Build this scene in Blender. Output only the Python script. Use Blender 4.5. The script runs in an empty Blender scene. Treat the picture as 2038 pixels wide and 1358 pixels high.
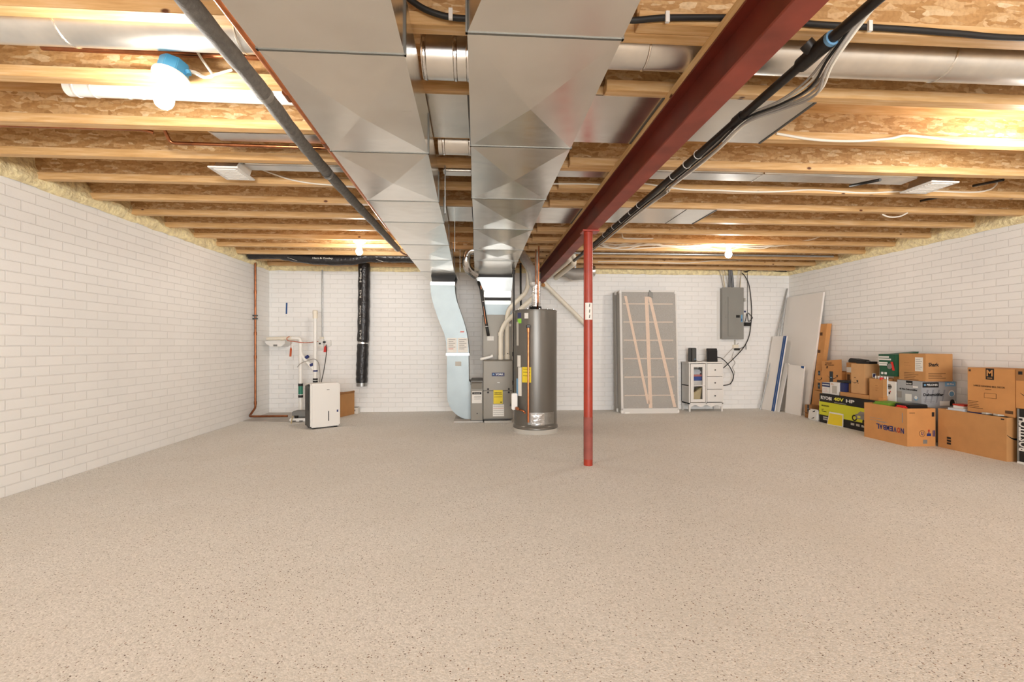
import bpy, bmesh, math, random
from mathutils import Vector, Matrix, noise
R = math.radians
S = bpy.context.scene
COL = S.collection
random.seed(7)

# ------------------------------------------------------------------ camera
EYE = 1.14
cd = bpy.data.cameras.new('camera')
cam = bpy.data.objects.new('camera', cd)
COL.objects.link(cam)
cam.location = (0, 0, EYE)
cam.rotation_euler = (R(90), 0, R(-3.79))
cd.sensor_width = 36
cd.lens = 935 / 2038 * 36
cd.shift_y = 9 / 2038
cd.clip_start = .05
S.camera = cam

# ------------------------------------------------------------------ light and exposure
S.view_settings.view_transform = 'Standard'
S.view_settings.look = 'None'
S.view_settings.gamma = 1
S.view_settings.use_curve_mapping = False
S.view_settings.exposure = 0.70
w = bpy.data.worlds.new('World')
S.world = w
w.use_nodes = True
w.node_tree.nodes['Background'].inputs[0].default_value = (.8, .9, 1, 1)
w.node_tree.nodes['Background'].inputs[1].default_value = .3
S.cycles.max_bounces = 8
S.cycles.diffuse_bounces = 5
S.cycles.glossy_bounces = 4
S.cycles.sample_clamp_indirect = 6
def area(name, loc, rot, sx, sy, power, col):
    l = bpy.data.lights.new(name, 'AREA'); l.shape = 'RECTANGLE'; l.size = sx; l.size_y = sy
    l.energy = power; l.color = col
    o = bpy.data.objects.new(name, l); COL.objects.link(o); o.location = loc; o.rotation_euler = rot
    return o
# added cool fill light, unseen behind the camera, standing in for assumed daylight
FILL = area('rear_fill_light', (.9, -6.05, 1.35), (R(90), 0, 0), 6.0, 2.1, 400, (.96, .98, 1))
BULB = 270          # emission of every bare bulb
BULB_COL = (1, .94, .86)

# ------------------------------------------------------------------ helpers
def lin(h):
    h = h.lstrip('#')
    v = [int(h[i:i+2], 16) / 255 for i in (0, 2, 4)]
    return tuple((c / 12.92 if c <= .04045 else ((c + .055) / 1.055) ** 2.4) for c in v) + (1,)
YAW = R(3.79)
def at(px, py, X=None, Y=None, Z=None):
    """the point of the room seen at a photograph position, on the plane X, Y or Z"""
    a = (px - 1019) / 935; b = (688 - py) / 935
    d = Vector((math.cos(YAW) * a + math.sin(YAW), math.cos(YAW) - math.sin(YAW) * a, b))
    t = X / d.x if X is not None else Y / d.y if Y is not None else (Z - EYE) / d.z
    return Vector((0, 0, EYE)) + d * t

class NT:
    def __init__(s, name):
        s.m = bpy.data.materials.new(name); s.m.use_nodes = True
        s.t = s.m.node_tree; s.n = s.t.nodes; s.b = s.n['Principled BSDF']
        s.pos = None
    def new(s, typ, **kw):
        o = s.n.new(typ)
        for k, v in kw.items():
            if k in o.inputs: s.put(o.inputs[k], v)
            else: setattr(o, k, v)
        return o
    def put(s, inp, v):
        if hasattr(v, 'is_linked') or hasattr(v, 'links'): s.t.links.new(v, inp)
        else: inp.default_value = v
    def coord(s, scale=(1, 1, 1), rot=(0, 0, 0), obj=False):
        if obj: src = s.new('ShaderNodeTexCoord').outputs['Object']
        else: src = s.new('ShaderNodeNewGeometry').outputs['Position']
        m = s.new('ShaderNodeMapping'); s.put(m.inputs[0], src)
        m.inputs['Rotation'].default_value = rot; m.inputs['Scale'].default_value = scale
        return m.outputs[0]
    def noise(s, vec, scale, detail=3, rough=.5):
        o = s.new('ShaderNodeTexNoise'); s.put(o.inputs['Vector'], vec); o.inputs['Scale'].default_value = scale
        o.inputs['Detail'].default_value = detail; o.inputs['Roughness'].default_value = rough
        return o.outputs[0]
    def ramp(s, fac, stops, interp='LINEAR'):
        o = s.new('ShaderNodeValToRGB'); s.put(o.inputs[0], fac); e = o.color_ramp; e.interpolation = interp
        while len(e.elements) < len(stops): e.elements.new(.5)
        for el, (p, c) in zip(e.elements, stops):
            el.position = p; el.color = lin(c) if isinstance(c, str) else (c, c, c, 1)
        return o.outputs[0]
    def mix(s, fac, a, b, mode='MIX'):
        o = s.new('ShaderNodeMix', data_type='RGBA', blend_type=mode)
        for i, v in ((0, fac), (6, a), (7, b)):
            if isinstance(v, str): v = lin(v)
            s.put(o.inputs[i], v)
        return o.outputs[2]
    def math(s, op, a, b=0):
        o = s.new('ShaderNodeMath', operation=op); s.put(o.inputs[0], a); s.put(o.inputs[1], b); return o.outputs[0]
    def bump(s, h, dist, strength=1):
        o = s.new('ShaderNodeBump'); s.put(o.inputs['Height'], h); o.inputs['Distance'].default_value = dist
        o.inputs['Strength'].default_value = strength; s.put(s.b.inputs['Normal'], o.outputs[0])
    def set(s, color=None, rough=None, metal=None, **kw):
        if isinstance(color, str): color = lin(color)
        if color is not None: s.put(s.b.inputs['Base Color'], color)
        if rough is not None: s.put(s.b.inputs['Roughness'], rough)
        if metal is not None: s.put(s.b.inputs['Metallic'], metal)
        for k, v in kw.items(): s.put(s.b.inputs[k], v)
        return s.m
M = {}
def simple(name, color, rough=.5, metal=0, var=.0, vscale=20, bump=0, bscale=60):
    n = NT(name)
    if var:
        c = n.coord(); f = n.noise(c, vscale, 4)
        l = lin(color)
        dk = tuple(max(0, v * (1 - var)) for v in l[:3]) + (1,); lt = tuple(min(1, v * (1 + var)) for v in l[:3]) + (1,)
        col = n.mix(n.ramp(f, [(.3, 0.0), (.7, 1.0)]), dk, lt)
    else: col = color
    if bump: n.bump(n.noise(n.coord(), bscale, 3), bump)
    M[name] = n.set(col, rough, metal)
    return M[name]

# ------------------------------------------------------------------ materials
def brick_mat(name, ax):
    n = NT(name)
    sep = n.new('ShaderNodeSeparateXYZ'); n.put(sep.inputs[0], n.new('ShaderNodeNewGeometry').outputs['Position'])
    cmb = n.new('ShaderNodeCombineXYZ'); n.put(cmb.inputs[0], sep.outputs[ax]); n.put(cmb.inputs[1], sep.outputs[2])
    wob = n.noise(n.coord(), 9, 2)
    off = n.new('ShaderNodeVectorMath', operation='SCALE'); n.put(off.inputs[0], n.new('ShaderNodeTexNoise', **{'Scale': 14.0}).outputs[1]); off.inputs['Scale'].default_value = .004
    add = n.new('ShaderNodeVectorMath', operation='ADD'); n.put(add.inputs[0], cmb.outputs[0]); n.put(add.inputs[1], off.outputs[0])
    b = n.new('ShaderNodeTexBrick'); n.put(b.inputs['Vector'], add.outputs[0])
    b.inputs['Scale'].default_value = 1; b.inputs['Brick Width'].default_value = .244; b.inputs['Row Height'].default_value = .0813
    b.inputs['Mortar Size'].default_value = .0055; b.inputs['Mortar Smooth'].default_value = .7
    b.inputs['Color1'].default_value = (.92, .91, .885, 1); b.inputs['Color2'].default_value = (.895, .885, .86, 1)
    b.inputs['Mortar'].default_value = (.855, .845, .82, 1)  # shade of the joints put into the colour, slightly darker than the bricks
    rough_n = n.noise(n.coord(), 55, 4, .6)
    h = n.math('SUBTRACT', n.math('MULTIPLY', rough_n, .22), b.outputs['Fac'])
    n.bump(h, .006, .6)
    blot = n.ramp(n.noise(n.coord(), 1.3, 3), [(.3, .95), (.7, 1.0)])
    n.set(n.mix(1.0, b.outputs['Color'], blot, 'MULTIPLY'), .62)
    M[name] = n.m
brick_mat('painted_brick_x', 0); brick_mat('painted_brick_y', 1)

n = NT('carpet')
g = n.new('ShaderNodeNewGeometry').outputs['Position']
nz = n.new('ShaderNodeTexNoise', **{'Scale': 30.0}); n.put(nz.inputs['Vector'], g)
sc_ = n.new('ShaderNodeVectorMath', operation='SCALE'); n.put(sc_.inputs[0], nz.outputs[1]); sc_.inputs['Scale'].default_value = .022
ad = n.new('ShaderNodeVectorMath', operation='ADD'); n.put(ad.inputs[0], g); n.put(ad.inputs[1], sc_.outputs[0])
v = n.new('ShaderNodeTexVoronoi', **{'Scale': 98.0}); n.put(v.inputs['Vector'], ad.outputs[0])
sp = n.new('ShaderNodeSeparateColor'); n.put(sp.inputs[0], v.outputs['Color'])
pick = n.math('GREATER_THAN', sp.outputs[0], .75)
near = n.math('LESS_THAN', v.outputs['Distance'], .28)
patch = n.ramp(n.noise(g, 1.1, 3), [(.3, .55), (.62, 1.0)])
fl = n.math('MULTIPLY', n.math('MULTIPLY', pick, near), patch)
flc = n.ramp(sp.outputs[1], [(0, '#43352d'), (.45, '#6a5546'), (.8, '#8f6a50'), (1, '#57493f')])
loop = n.new('ShaderNodeTexVoronoi', **{'Scale': 150.0}); n.put(loop.inputs['Vector'], g)
lsep = n.new('ShaderNodeSeparateColor'); n.put(lsep.inputs[0], loop.outputs['Color'])
base = n.mix(lsep.outputs[0], '#d2d1cc', '#f1efeb')
base = n.mix(n.ramp(n.noise(g, 1.6, 3), [(.3, 0.0), (.7, .35)]), base, '#d6d2c9')
n.set(n.mix(fl, base, flc), .95)
n.bump(n.math('SUBTRACT', 1, loop.outputs['Distance']), .003, .35)
n.b.inputs['Specular IOR Level'].default_value = .1
M['carpet'] = n.m

def wood(name, a, b, c, along='X'):
    n = NT(name)
    s = (1.2, 16, 16) if along == 'X' else (16, 1.2, 16) if along == 'Y' else (16, 16, 1.2)
    f = n.noise(n.coord(s), 3.2, 5, .6)
    col = n.ramp(f, [(.25, a), (.5, b), (.75, c)])
    kn = n.new('ShaderNodeTexVoronoi', **{'Scale': 6.5}); n.put(kn.inputs['Vector'], n.coord((.55, 1, 1) if along == 'X' else (1, .55, 1)))
    kn_m = n.ramp(kn.outputs['Distance'], [(.05, 1.0), (.085, 0.0)])
    col = n.mix(kn_m, col, '#5d3216')
    n.set(col, .55); n.bump(f, .0015, .4); M[name] = n.m
wood('joist_wood', '#bd9158', '#d3aa74', '#dfc096')
wood('pale_wood', '#c79d66', '#d8b27c', '#e2c394', 'Y')
wood('pine_strip', '#d3ad80', '#e0c096', '#ead0ac', 'Z')
n = NT('osb')
def flakes(rot, sc, seed):
    v = n.new('ShaderNodeTexVoronoi', **{'Scale': 1.0}); n.put(v.inputs['Vector'], n.coord(sc, rot)); s = n.new('ShaderNodeSeparateColor'); n.put(s.inputs[0], v.outputs['Color']); return s.outputs[seed]
f1 = flakes((0, R(28), R(15)), (12, 16, 52), 0); f2 = flakes((0, R(-42), R(50)), (14, 14, 46), 1)
c1 = n.ramp(f1, [(0, '#ad8350'), (.4, '#bf9561'), (.7, '#cba878'), (1, '#dfc7a0')]); c2 = n.ramp(f2, [(0, '#a57c4b'), (.5, '#c29a67'), (1, '#d2b083')])
mk = n.ramp(flakes((0, R(10), R(-30)), (17, 17, 38), 2), [(.45, 0.0), (.55, 1.0)])
col = n.mix(mk, c1, c2)
col = n.mix(n.ramp(n.noise(n.coord((1, 1, 1)), 60, 3), [(.3, .3), (.55, 0.0)]), col, '#84592e')
n.set(col, .6); n.bump(f1, .002, .3); M['osb'] = n.m

def galv(name, base, rough, stain=True):
    n = NT(name)
    sm = n.noise(n.coord((1, 1, 1)), 3.0, 4, .6)
    streak = n.noise(n.coord((2, 6, 4), (0, 0, R(12))), 2.6, 5, .65)
    c = n.ramp(sm, [(.3, base), (.7, '#f2efe8')])
    if stain: c = n.mix(n.ramp(streak, [(.66, 0.0), (.76, .35)]), c, '#a5a49e')
    r = n.ramp(streak, [(.3, rough), (.75, min(1, rough + .07))])
    n.set(c, r, 1.0); n.bump(n.noise(n.coord(), 2.2, 2), .012, .22)
    M[name] = n.m
galv('galvanised', '#e6e2da', .20); galv('galvanised_clean', '#d0d1cf', .30, False)
simple('bright_aluminium', '#dcdcdc', .18, 1, .08, 30, .004, 25)
simple('dull_metal', '#a9aaa8', .42, 1, .1, 40)
simple('drop_metal', '#949c9d', .48, 1, .06, 4)
simple('red_oxide', '#6b2415', .5, 0, .22, 5)
simple('worn_red', '#8a3f31', .55, 0, .3, 4)
simple('seam_metal', '#84847f', .5, 1)
simple('aged_metal', '#8f908d', .36, 1, .12, 5)
simple('post_red', '#a03521', .38, 0, .12, 9)
simple('dusty_red', '#8f4a40', .7, 0, .2, 8)
simple('copper', '#9a6242', .32, 1, .25, 14)
simple('bright_copper', '#cf8358', .28, 1, .15, 20)
simple('black_pipe', '#2b2826', .42, 0.4, .2, 30)
simple('insulation_foam_grey', '#6d6c69', .9, 0, .2, 40, .003, 90)
simple('pvc', '#ece4d2', .42, 0, .04, 10)
simple('white_pvc', '#f0eee8', .35)
simple('white_plastic', '#e9e7e2', .42)
simple('white_paint', '#e6e3de', .45)
simple('white_board', '#efeae4', .5, 0, .02, 2)
simple('porcelain', '#f3efe6', .25)
simple('blue_plastic', '#4d9fd0', .45)
simple('blue_tape', '#25508a', .6)
simple('black_plastic', '#1d1c1b', .4)
simple('black_rubber', '#262422', .6)
simple('dark_grey', '#4b4a47', .5)
simple('mid_grey', '#7d7c78', .5)
simple('panel_grey', '#8d8c86', .45, 0, .04, 3)
simple('conduit_grey', '#6b6d70', .5)
simple('furnace_paint', '#7e776b', .42, .25, .05, 3)
simple('furnace_dark', '#5f5a52', .45, .2, .06, 4)
simple('heater_paint', '#69655e', .28, .3, .04, 2)
simple('paper_white', '#e4e0d8', .8, 0, .04, 60)
simple('paper_grey', '#b9b5ac', .8)
simple('yellow_label', '#e9cf2f', .6)
simple('green_label', '#8fd53a', .6)
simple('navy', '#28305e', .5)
simple('print_black', '#1a1817', .7)
simple('print_brown', '#5a3c22', .8)
simple('print_blue', '#232f6b', .7)
simple('print_red', '#b5321f', .6)
simple('print_grey', '#8f8c88', .8)
simple('orange_tag', '#b8552b', .6)
simple('red_tag', '#d42a22', .5)
simple('cable_white', '#e7e1d4', .5)
simple('cable_black', '#1b1a19', .55)
simple('cable_grey', '#a09a92', .55)
simple('foam', '#efdcae', .85, 0, .22, 18, .02, 30)
simple('concrete', '#bdb9b3', .85, 0, .12, 6, .003, 40)
simple('cardboard', '#bd8a55', .8, 0, .06, 8)
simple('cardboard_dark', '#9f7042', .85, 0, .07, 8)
simple('cardboard_pale', '#c99c6b', .8, 0, .06, 8)
simple('cardboard_orange', '#c98f55', .8, 0, .05, 8)
simple('lime', '#d3d426', .5)
simple('lime_pale', '#e6e04f', .6)
simple('box_green', '#1d5238', .5)
simple('box_grey', '#a5a7aa', .5, 0, .05, 5)
simple('box_grey_dark', '#8c8f94', .5, 0, .08, 4)
simple('box_white', '#e4e2dd', .5)
simple('sticker_blue', '#6f9fc4', .5)
simple('tape_black', '#22262b', .4)
simple('pink', '#d98a86', .6)
simple('blue_cloth', '#4a62a8', .8)
simple('beige_cloth', '#c8b78f', .8)
simple('bag_clear', '#cfd6dc', .35)
simple('green_plastic', '#2f7d66', .4)
simple('grass_green', '#79a834', .6)
simple('flex_black', '#232122', .33, 0, .3, 16, .012, 20)
n = NT('bulb_glass'); n.set('#fff4e2', .4); n.b.inputs['Emission Color'].default_value = BULB_COL + (1,); n.b.inputs['Emission Strength'].default_value = BULB; M['bulb_glass'] = n.m
n = NT('clear_glass'); n.set('#ffffff', .03); n.b.inputs['Transmission Weight'].default_value = 1; n.b.inputs['IOR'].default_value = 1.1; M['clear_glass'] = n.m
n = NT('dust_cloth')
tr = n.new('ShaderNodeBsdfTransparent'); mx = n.new('ShaderNodeMixShader')
fib = n.noise(n.coord(), 160, 3, .7)
n.set(n.ramp(fib, [(.35, '#bdb8b1'), (.65, '#d9d5ce')]), .9)
n.put(mx.inputs[0], n.ramp(fib, [(.3, .34), (.7, .54)])); n.put(mx.inputs[1], tr.outputs[0]); n.put(mx.inputs[2], n.b.outputs[0])
n.t.links.new(mx.outputs[0], n.n['Material Output'].inputs[0]); M['dust_cloth'] = n.m
simple('spring_fabric', '#a9a59e', .9, 0, .06, 60)
simple('slat_faint', '#c9bbae', .9, 0, .05, 30)
simple('elbow_metal', '#d2d2cf', .38, .65, .1, 25)
simple('grey_sheet', '#a19d97', .6, .4, .1, 8)
simple('slat_cloth', '#dcc5b2', .9, 0, .05, 30)
simple('spring_white', '#d8d5d0', .9)
simple('spring_inner', '#8a8580', .9)

# ------------------------------------------------------------------ mesh builder
def chain(o):
    m = Matrix.Identity(4)
    while o is not None:
        m = o.matrix_basis @ m; o = o.parent
    return m
def frame(d):
    d = d.normalized(); a = Vector((0, 0, 1)) if abs(d.z) < .9 else Vector((1, 0, 0))
    u = d.cross(a).normalized(); return u, d.cross(u).normalized()
class MB:
    def __init__(s): s.v = []; s.f = []; s.sm = []; s.mi = []; s.cur = 0
    def add(s, vs, fs, smooth=False):
        o = len(s.v); s.v += [Vector(p) for p in vs]
        for f in fs: s.f.append([i + o for i in f]); s.sm.append(smooth); s.mi.append(s.cur)
        return s
    def mat(s, i): s.cur = i; return s
    def box(s, x0, x1, y0, y1, z0, z1):
        return s.add([(x, y, z) for z in (z0, z1) for x, y in ((x0, y0), (x1, y0), (x1, y1), (x0, y1))],
                     [(3, 2, 1, 0), (4, 5, 6, 7), (0, 1, 5, 4), (1, 2, 6, 5), (2, 3, 7, 6), (3, 0, 4, 7)])
    def slab(s, o, u, v, n, w, h, t):
        """a box from corner o: w along u, h along v, thickness t along n"""
        o = Vector(o); p = [o + u * a * w + v * b * h + n * c * t for c in (0, 1) for a, b in ((0, 0), (1, 0), (1, 1), (0, 1))]
        return s.add(p, [(3, 2, 1, 0), (4, 5, 6, 7), (0, 1, 5, 4), (1, 2, 6, 5), (2, 3, 7, 6), (3, 0, 4, 7)])
    def hexa(s, p): return s.add(p, [(3, 2, 1, 0), (4, 5, 6, 7), (0, 1, 5, 4), (1, 2, 6, 5), (2, 3, 7, 6), (3, 0, 4, 7)])
    def prism(s, poly, axis, a, b, smooth=False):
        """poly in the two other axes, in order; extruded from a to b along axis"""
        def P(p, c):
            q = list(p); q.insert('XYZ'.index(axis), c); return q
        k = len(poly)
        s.add([P(p, a) for p in poly] + [P(p, b) for p in poly], [list(range(k))[::-1], list(range(k, 2 * k))])
        s.add([P(p, a) for p in poly] + [P(p, b) for p in poly], [(i, (i + 1) % k, k + (i + 1) % k, k + i) for i in range(k)], smooth)
        return s
    def tube(s, pts, r, n=10, cap=True, r2=None):
        pts = [Vector(p) for p in pts]; k = len(pts)
        ds = [(pts[min(i + 1, k - 1)] - pts[max(i - 1, 0)]).normalized() for i in range(k)]
        u, v = frame(ds[0]); vs = []
        for i, p in enumerate(pts):
            if i:
                q = ds[i - 1].rotation_difference(ds[i]); u = q @ u; v = q @ v
            rr = r[i] if isinstance(r, (list, tuple)) else r
            for j in range(n):
                a = 2 * math.pi * j / n; vs.append(p + u * math.cos(a) * rr + v * math.sin(a) * rr)
        fs = [(i * n + j, i * n + (j + 1) % n, (i + 1) * n + (j + 1) % n, (i + 1) * n + j) for i in range(k - 1) for j in range(n)]
        s.add(vs, fs, True)
        if cap: s.add(vs[:n], [list(range(n))[::-1]]); s.add(vs[-n:], [list(range(n))])
        return s
    def lathe(s, prof, c, axis=(0, 0, 1), n=32, cap=True):
        """prof: list of (radius, distance along axis)"""
        c = Vector(c); ax = Vector(axis).normalized(); u, v = frame(ax); vs = []
        for r, h in prof:
            for j in range(n):
                a = 2 * math.pi * j / n; vs.append(c + ax * h + (u * math.cos(a) + v * math.sin(a)) * r)
        k = len(prof)
        s.add(vs, [(i * n + j, i * n + (j + 1) % n, (i + 1) * n + (j + 1) % n, (i + 1) * n + j) for i in range(k - 1) for j in range(n)], True)
        if cap: s.add(vs[:n], [list(range(n))[::-1]]); s.add(vs[-n:], [list(range(n))])
        return s
    def build(s, name, mat, parent=None, bevel=0, kind=None, sharp=None):
        me = bpy.data.meshes.new(name)
        if parent is not None: inv = chain(parent).inverted(); org = Vector()
        else:
            xs = [p.x for p in s.v]; ys = [p.y for p in s.v]
            org = Vector(((min(xs) + max(xs)) / 2, (min(ys) + max(ys)) / 2, min(p.z for p in s.v))); inv = Matrix.Translation(-org)
        me.from_pydata([inv @ p for p in s.v], [], s.f)
        for p, f, i in zip(me.polygons, s.sm, s.mi): p.use_smooth = f; p.material_index = i
        for m_ in (mat if isinstance(mat, (list, tuple)) else [mat]): me.materials.append(M[m_])
        bm = bmesh.new(); bm.from_mesh(me)
        bmesh.ops.remove_doubles(bm, verts=bm.verts, dist=1e-5)
        bmesh.ops.recalc_face_normals(bm, faces=bm.faces)
        if bevel:
            es = [e for e in bm.edges if len(e.link_faces) == 2 and e.calc_face_angle(0) > .6]
            bmesh.ops.bevel(bm, geom=es, offset=bevel, segments=2, affect='EDGES', clamp_overlap=True)
        for e in bm.edges:
            if len(e.link_faces) == 2 and e.calc_face_angle(0) > R(38): e.smooth = False
        bm.to_mesh(me); bm.free()
        o = bpy.data.objects.new(name, me); COL.objects.link(o)
        if parent is not None: o.parent = parent
        else: o.location = org
        if kind: o['kind'] = kind
        return o
def fillet(pts, r, n=5):
    pts = [Vector(p) for p in pts]; out = [pts[0]]
    for a, b, c in zip(pts, pts[1:], pts[2:]):
        d1 = (a - b); d2 = (c - b); k = min(r, d1.length * .45, d2.length * .45)
        p, q = b + d1.normalized() * k, b + d2.normalized() * k
        for i in range(n + 1):
            t = i / n; out.append(p * (1 - t) ** 2 + b * 2 * t * (1 - t) + q * t * t)
    return out + [pts[-1]]
def spline(pts, n=6):
    p = [Vector(q) for q in pts]; p = [p[0] * 2 - p[1]] + p + [p[-1] * 2 - p[-2]]; out = []
    for i in range(1, len(p) - 2):
        a, b, c, d = p[i - 1:i + 3]
        for k in range(n):
            t = k / n; out.append(.5 * (2 * b + (c - a) * t + (2 * a - 5 * b + 4 * c - d) * t * t + (3 * b - a - 3 * c + d) * t ** 3))
    return out + [p[-2]]
def tag(o, label, cat, group=None, kind=None):
    o['label'] = label; o['category'] = cat
    if group: o['group'] = group
    if kind: o['kind'] = kind
    return o
def thing(name, label, cat, loc=(0, 0, 0), rot=(0, 0, 0), group=None):
    o = bpy.data.objects.new(name, None); COL.objects.link(o); o.empty_display_size = .1
    o.location = loc; o.rotation_euler = rot
    return tag(o, label, cat, group)
def dup(root, loc, label):
    """a copy of a thing with copies of its parts and sub-parts"""
    r = root.copy(); COL.objects.link(r); r.location = loc; r['label'] = label
    for ch in list(root.children):
        c = ch.copy(); COL.objects.link(c); c.parent = r
        for g in ch.children:
            d = g.copy(); COL.objects.link(d); d.parent = c
    return r
def solo(name, mb, mat, label, cat, group=None, kind=None, bevel=0):
    return tag(mb.build(name, mat, None, bevel), label, cat, group, kind)
def letters(s, o, u, v, w, h, mat, parent, name='lettering', flip=False, bold=.035, t=.0006):
    """raised print: the string s filling a w by h field whose lower left corner is o, u right, v up"""
    u, v = Vector(u).normalized(), Vector(v).normalized(); nrm = u.cross(v)
    c = bpy.data.curves.new(name, 'FONT'); c.body = s; c.offset = bold; c.fill_mode = 'FRONT'; c.resolution_u = 2
    tmp = bpy.data.objects.new(name, c); COL.objects.link(tmp)
    bpy.context.view_layer.update()
    me = bpy.data.meshes.new_from_object(tmp.evaluated_get(bpy.context.evaluated_depsgraph_get()))
    bpy.data.objects.remove(tmp); bpy.data.curves.remove(c)
    xs = [q.co.x for q in me.vertices]; ys = [q.co.y for q in me.vertices]
    if not xs: return None
    x0, x1, y0, y1 = min(xs), max(xs), min(ys), max(ys); inv = chain(parent).inverted(); o = Vector(o)
    for q in me.vertices:
        a = (q.co.x - x0) / (x1 - x0 or 1); b = (q.co.y - y0) / (y1 - y0 or 1)
        if flip: a, b = 1 - a, 1 - b
        q.co = inv @ (o + u * a * w + v * b * h + nrm * t)
    me.materials.clear(); me.materials.append(M[mat]); me.name = name
    ob = bpy.data.objects.new(name, me); COL.objects.link(ob); ob.parent = parent
    return ob
XF = dict(u=Vector((0, -1, 0)), v=Vector((0, 0, 1)), n=Vector((-1, 0, 0)))     # a face that looks to -X
YF = dict(u=Vector((1, 0, 0)), v=Vector((0, 0, 1)), n=Vector((0, -1, 0)))      # a face that looks to -Y
def decal(o, F, w, h, mat, parent, name='sticker', t=.0012):
    return MB().slab(o, F['u'], F['v'], F['n'], w, h, t).build(name, mat, parent)

# ------------------------------------------------------------------ the room
XL, XR, YB, YFRONT = -3.57, 5.594, 8.2, -6.2
WT, JZ, JH = 2.438, 2.475, .241
def struct(name, mb, mat): o = mb.build(name, mat); o['kind'] = 'structure'; return o
struct('floor', MB().box(XL - .2, XR + .2, YFRONT - .2, YB + .2, -.1, 0), 'carpet')
struct('wall_left', MB().box(XL - .2, XL, YFRONT, YB + .2, 0, WT), 'painted_brick_y')
struct('wall_right', MB().box(XR, XR + .2, YFRONT, YB + .2, 0, WT), 'painted_brick_y')
struct('wall_back', MB().box(XL, XR, YB, YB + .2, 0, WT), 'painted_brick_x')
fw = MB()
fw.box(XL, -2.2, YFRONT - .2, YFRONT, 0, WT).box(4.0, XR, YFRONT - .2, YFRONT, 0, WT).box(-2.2, 4.0, YFRONT - .2, YFRONT, 2.42, WT).box(-2.2, 4.0, YFRONT - .2, YFRONT, 0, .25)
struct('wall_front', fw, 'painted_brick_x')
struct('ceiling', MB().box(XL - .2, XR + .2, YFRONT - .2, YB + .2, JZ + JH, JZ + JH + .02), 'osb')
rim = MB().box(XL - .2, XL - .12, YFRONT, YB + .2, WT, JZ + JH).box(XR + .12, XR + .2, YFRONT, YB + .2, WT, JZ + JH)
rim.box(XL, XR, YB + .1, YB + .2, WT, JZ + JH).box(XL, XR, YFRONT - .2, YFRONT - .1, WT, JZ + JH)
struct('trim_1', rim, 'osb')
struct('floor_patch', MB().hexa([(-3.57, 7.32, .001), (-2.62, 7.05, .001), (-2.62, 8.2, .001), (-3.57, 8.2, .001), (-3.57, 7.32, .006), (-2.62, 7.05, .006), (-2.62, 8.2, .006), (-3.57, 8.2, .006)]), 'concrete').name = 'floor_concrete'

# floor joists: wooden I-joists, two runs lapped over the steel beam
ORD = ['first', 'second', 'third', 'fourth', 'fifth', 'sixth', 'seventh', 'eighth', 'ninth', 'tenth', 'eleventh', 'twelfth', 'thirteenth']
def make_joist(x0, x1, label, group):
    t = thing('floor_joist', label, 'joist', ((x0 + x1) / 2, 0, JZ), group=group)
    t.location.y = 0
    MB().box(x0, x1, -.064, 0, JZ, JZ + .054).build('bottom_flange', 'joist_wood', t, .002)
    MB().box(x0, x1, -.064, 0, JZ + JH - .05, JZ + JH).build('top_flange', 'joist_wood', t)
    MB().box(x0, x1, -.038, -.026, JZ + .05, JZ + JH - .045).build('web', 'osb', t)
    return t
LJ = [2.035 + .5065 * k for k in range(13)]
for run, (x0, x1, off) in (('left', (XL - .04, 1.17, 0)), ('right', (.655, XR + .04, -.067))):
    first = None
    for k in range(13):
        lab = 'wooden I-joist of the ceiling, run %s of the red beam, %s from the back wall' % (run, ORD[12 - k])
        if first is None: first = make_joist(x0, x1, lab, 'floor joists on the %s run' % run); first.location.y = LJ[k] + off
        else: dup(first, (first.location.x, LJ[k] + off, JZ), lab)

# spray foam around the rim
def foam(name, label, P, length, seed):
    mb = MB(); nu = int(length / .045); prof = [(-.005, WT - .03), (.02, WT - .012), (.035, WT + .02), (.03, WT + .07), (.005, WT + .14), (-.02, WT + .2), (-.03, WT + .275)]
    vs = []
    for i in range(nu + 1):
        a = length * i / nu
        for j, (d, z) in enumerate(prof):
            q = Vector((a * 5 + seed, j * .9, seed)); e = (noise.noise(q) + .6 * noise.noise(q * 2.7)) * (.03 if j > 1 else .014)
            vs.append(P(a, max(-.01, d + e) if j < 2 else d + e, z + e * .5 * (j < 4)))
    m_ = len(prof)
    mb.add(vs, [(i * m_ + j, i * m_ + j + 1, (i + 1) * m_ + j + 1, (i + 1) * m_ + j) for i in range(nu) for j in range(m_ - 1)], True)
    solo(name, mb, 'foam', label, 'foam', None, 'stuff')
foam('spray_foam', 'yellow spray foam along the top of the left wall', lambda a, d, z: (XL + d + .01, .5 + a, z), 7.7, 3.1)
foam('spray_foam', 'yellow spray foam along the top of the right wall', lambda a, d, z: (XR - d - .01, .5 + a, z), 7.7, 8.3)
foam('spray_foam', 'yellow spray foam along the top of the back wall', lambda a, d, z: (XL + a, YB - d * .8 - .012, z), XR - XL, 5.7)
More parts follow.
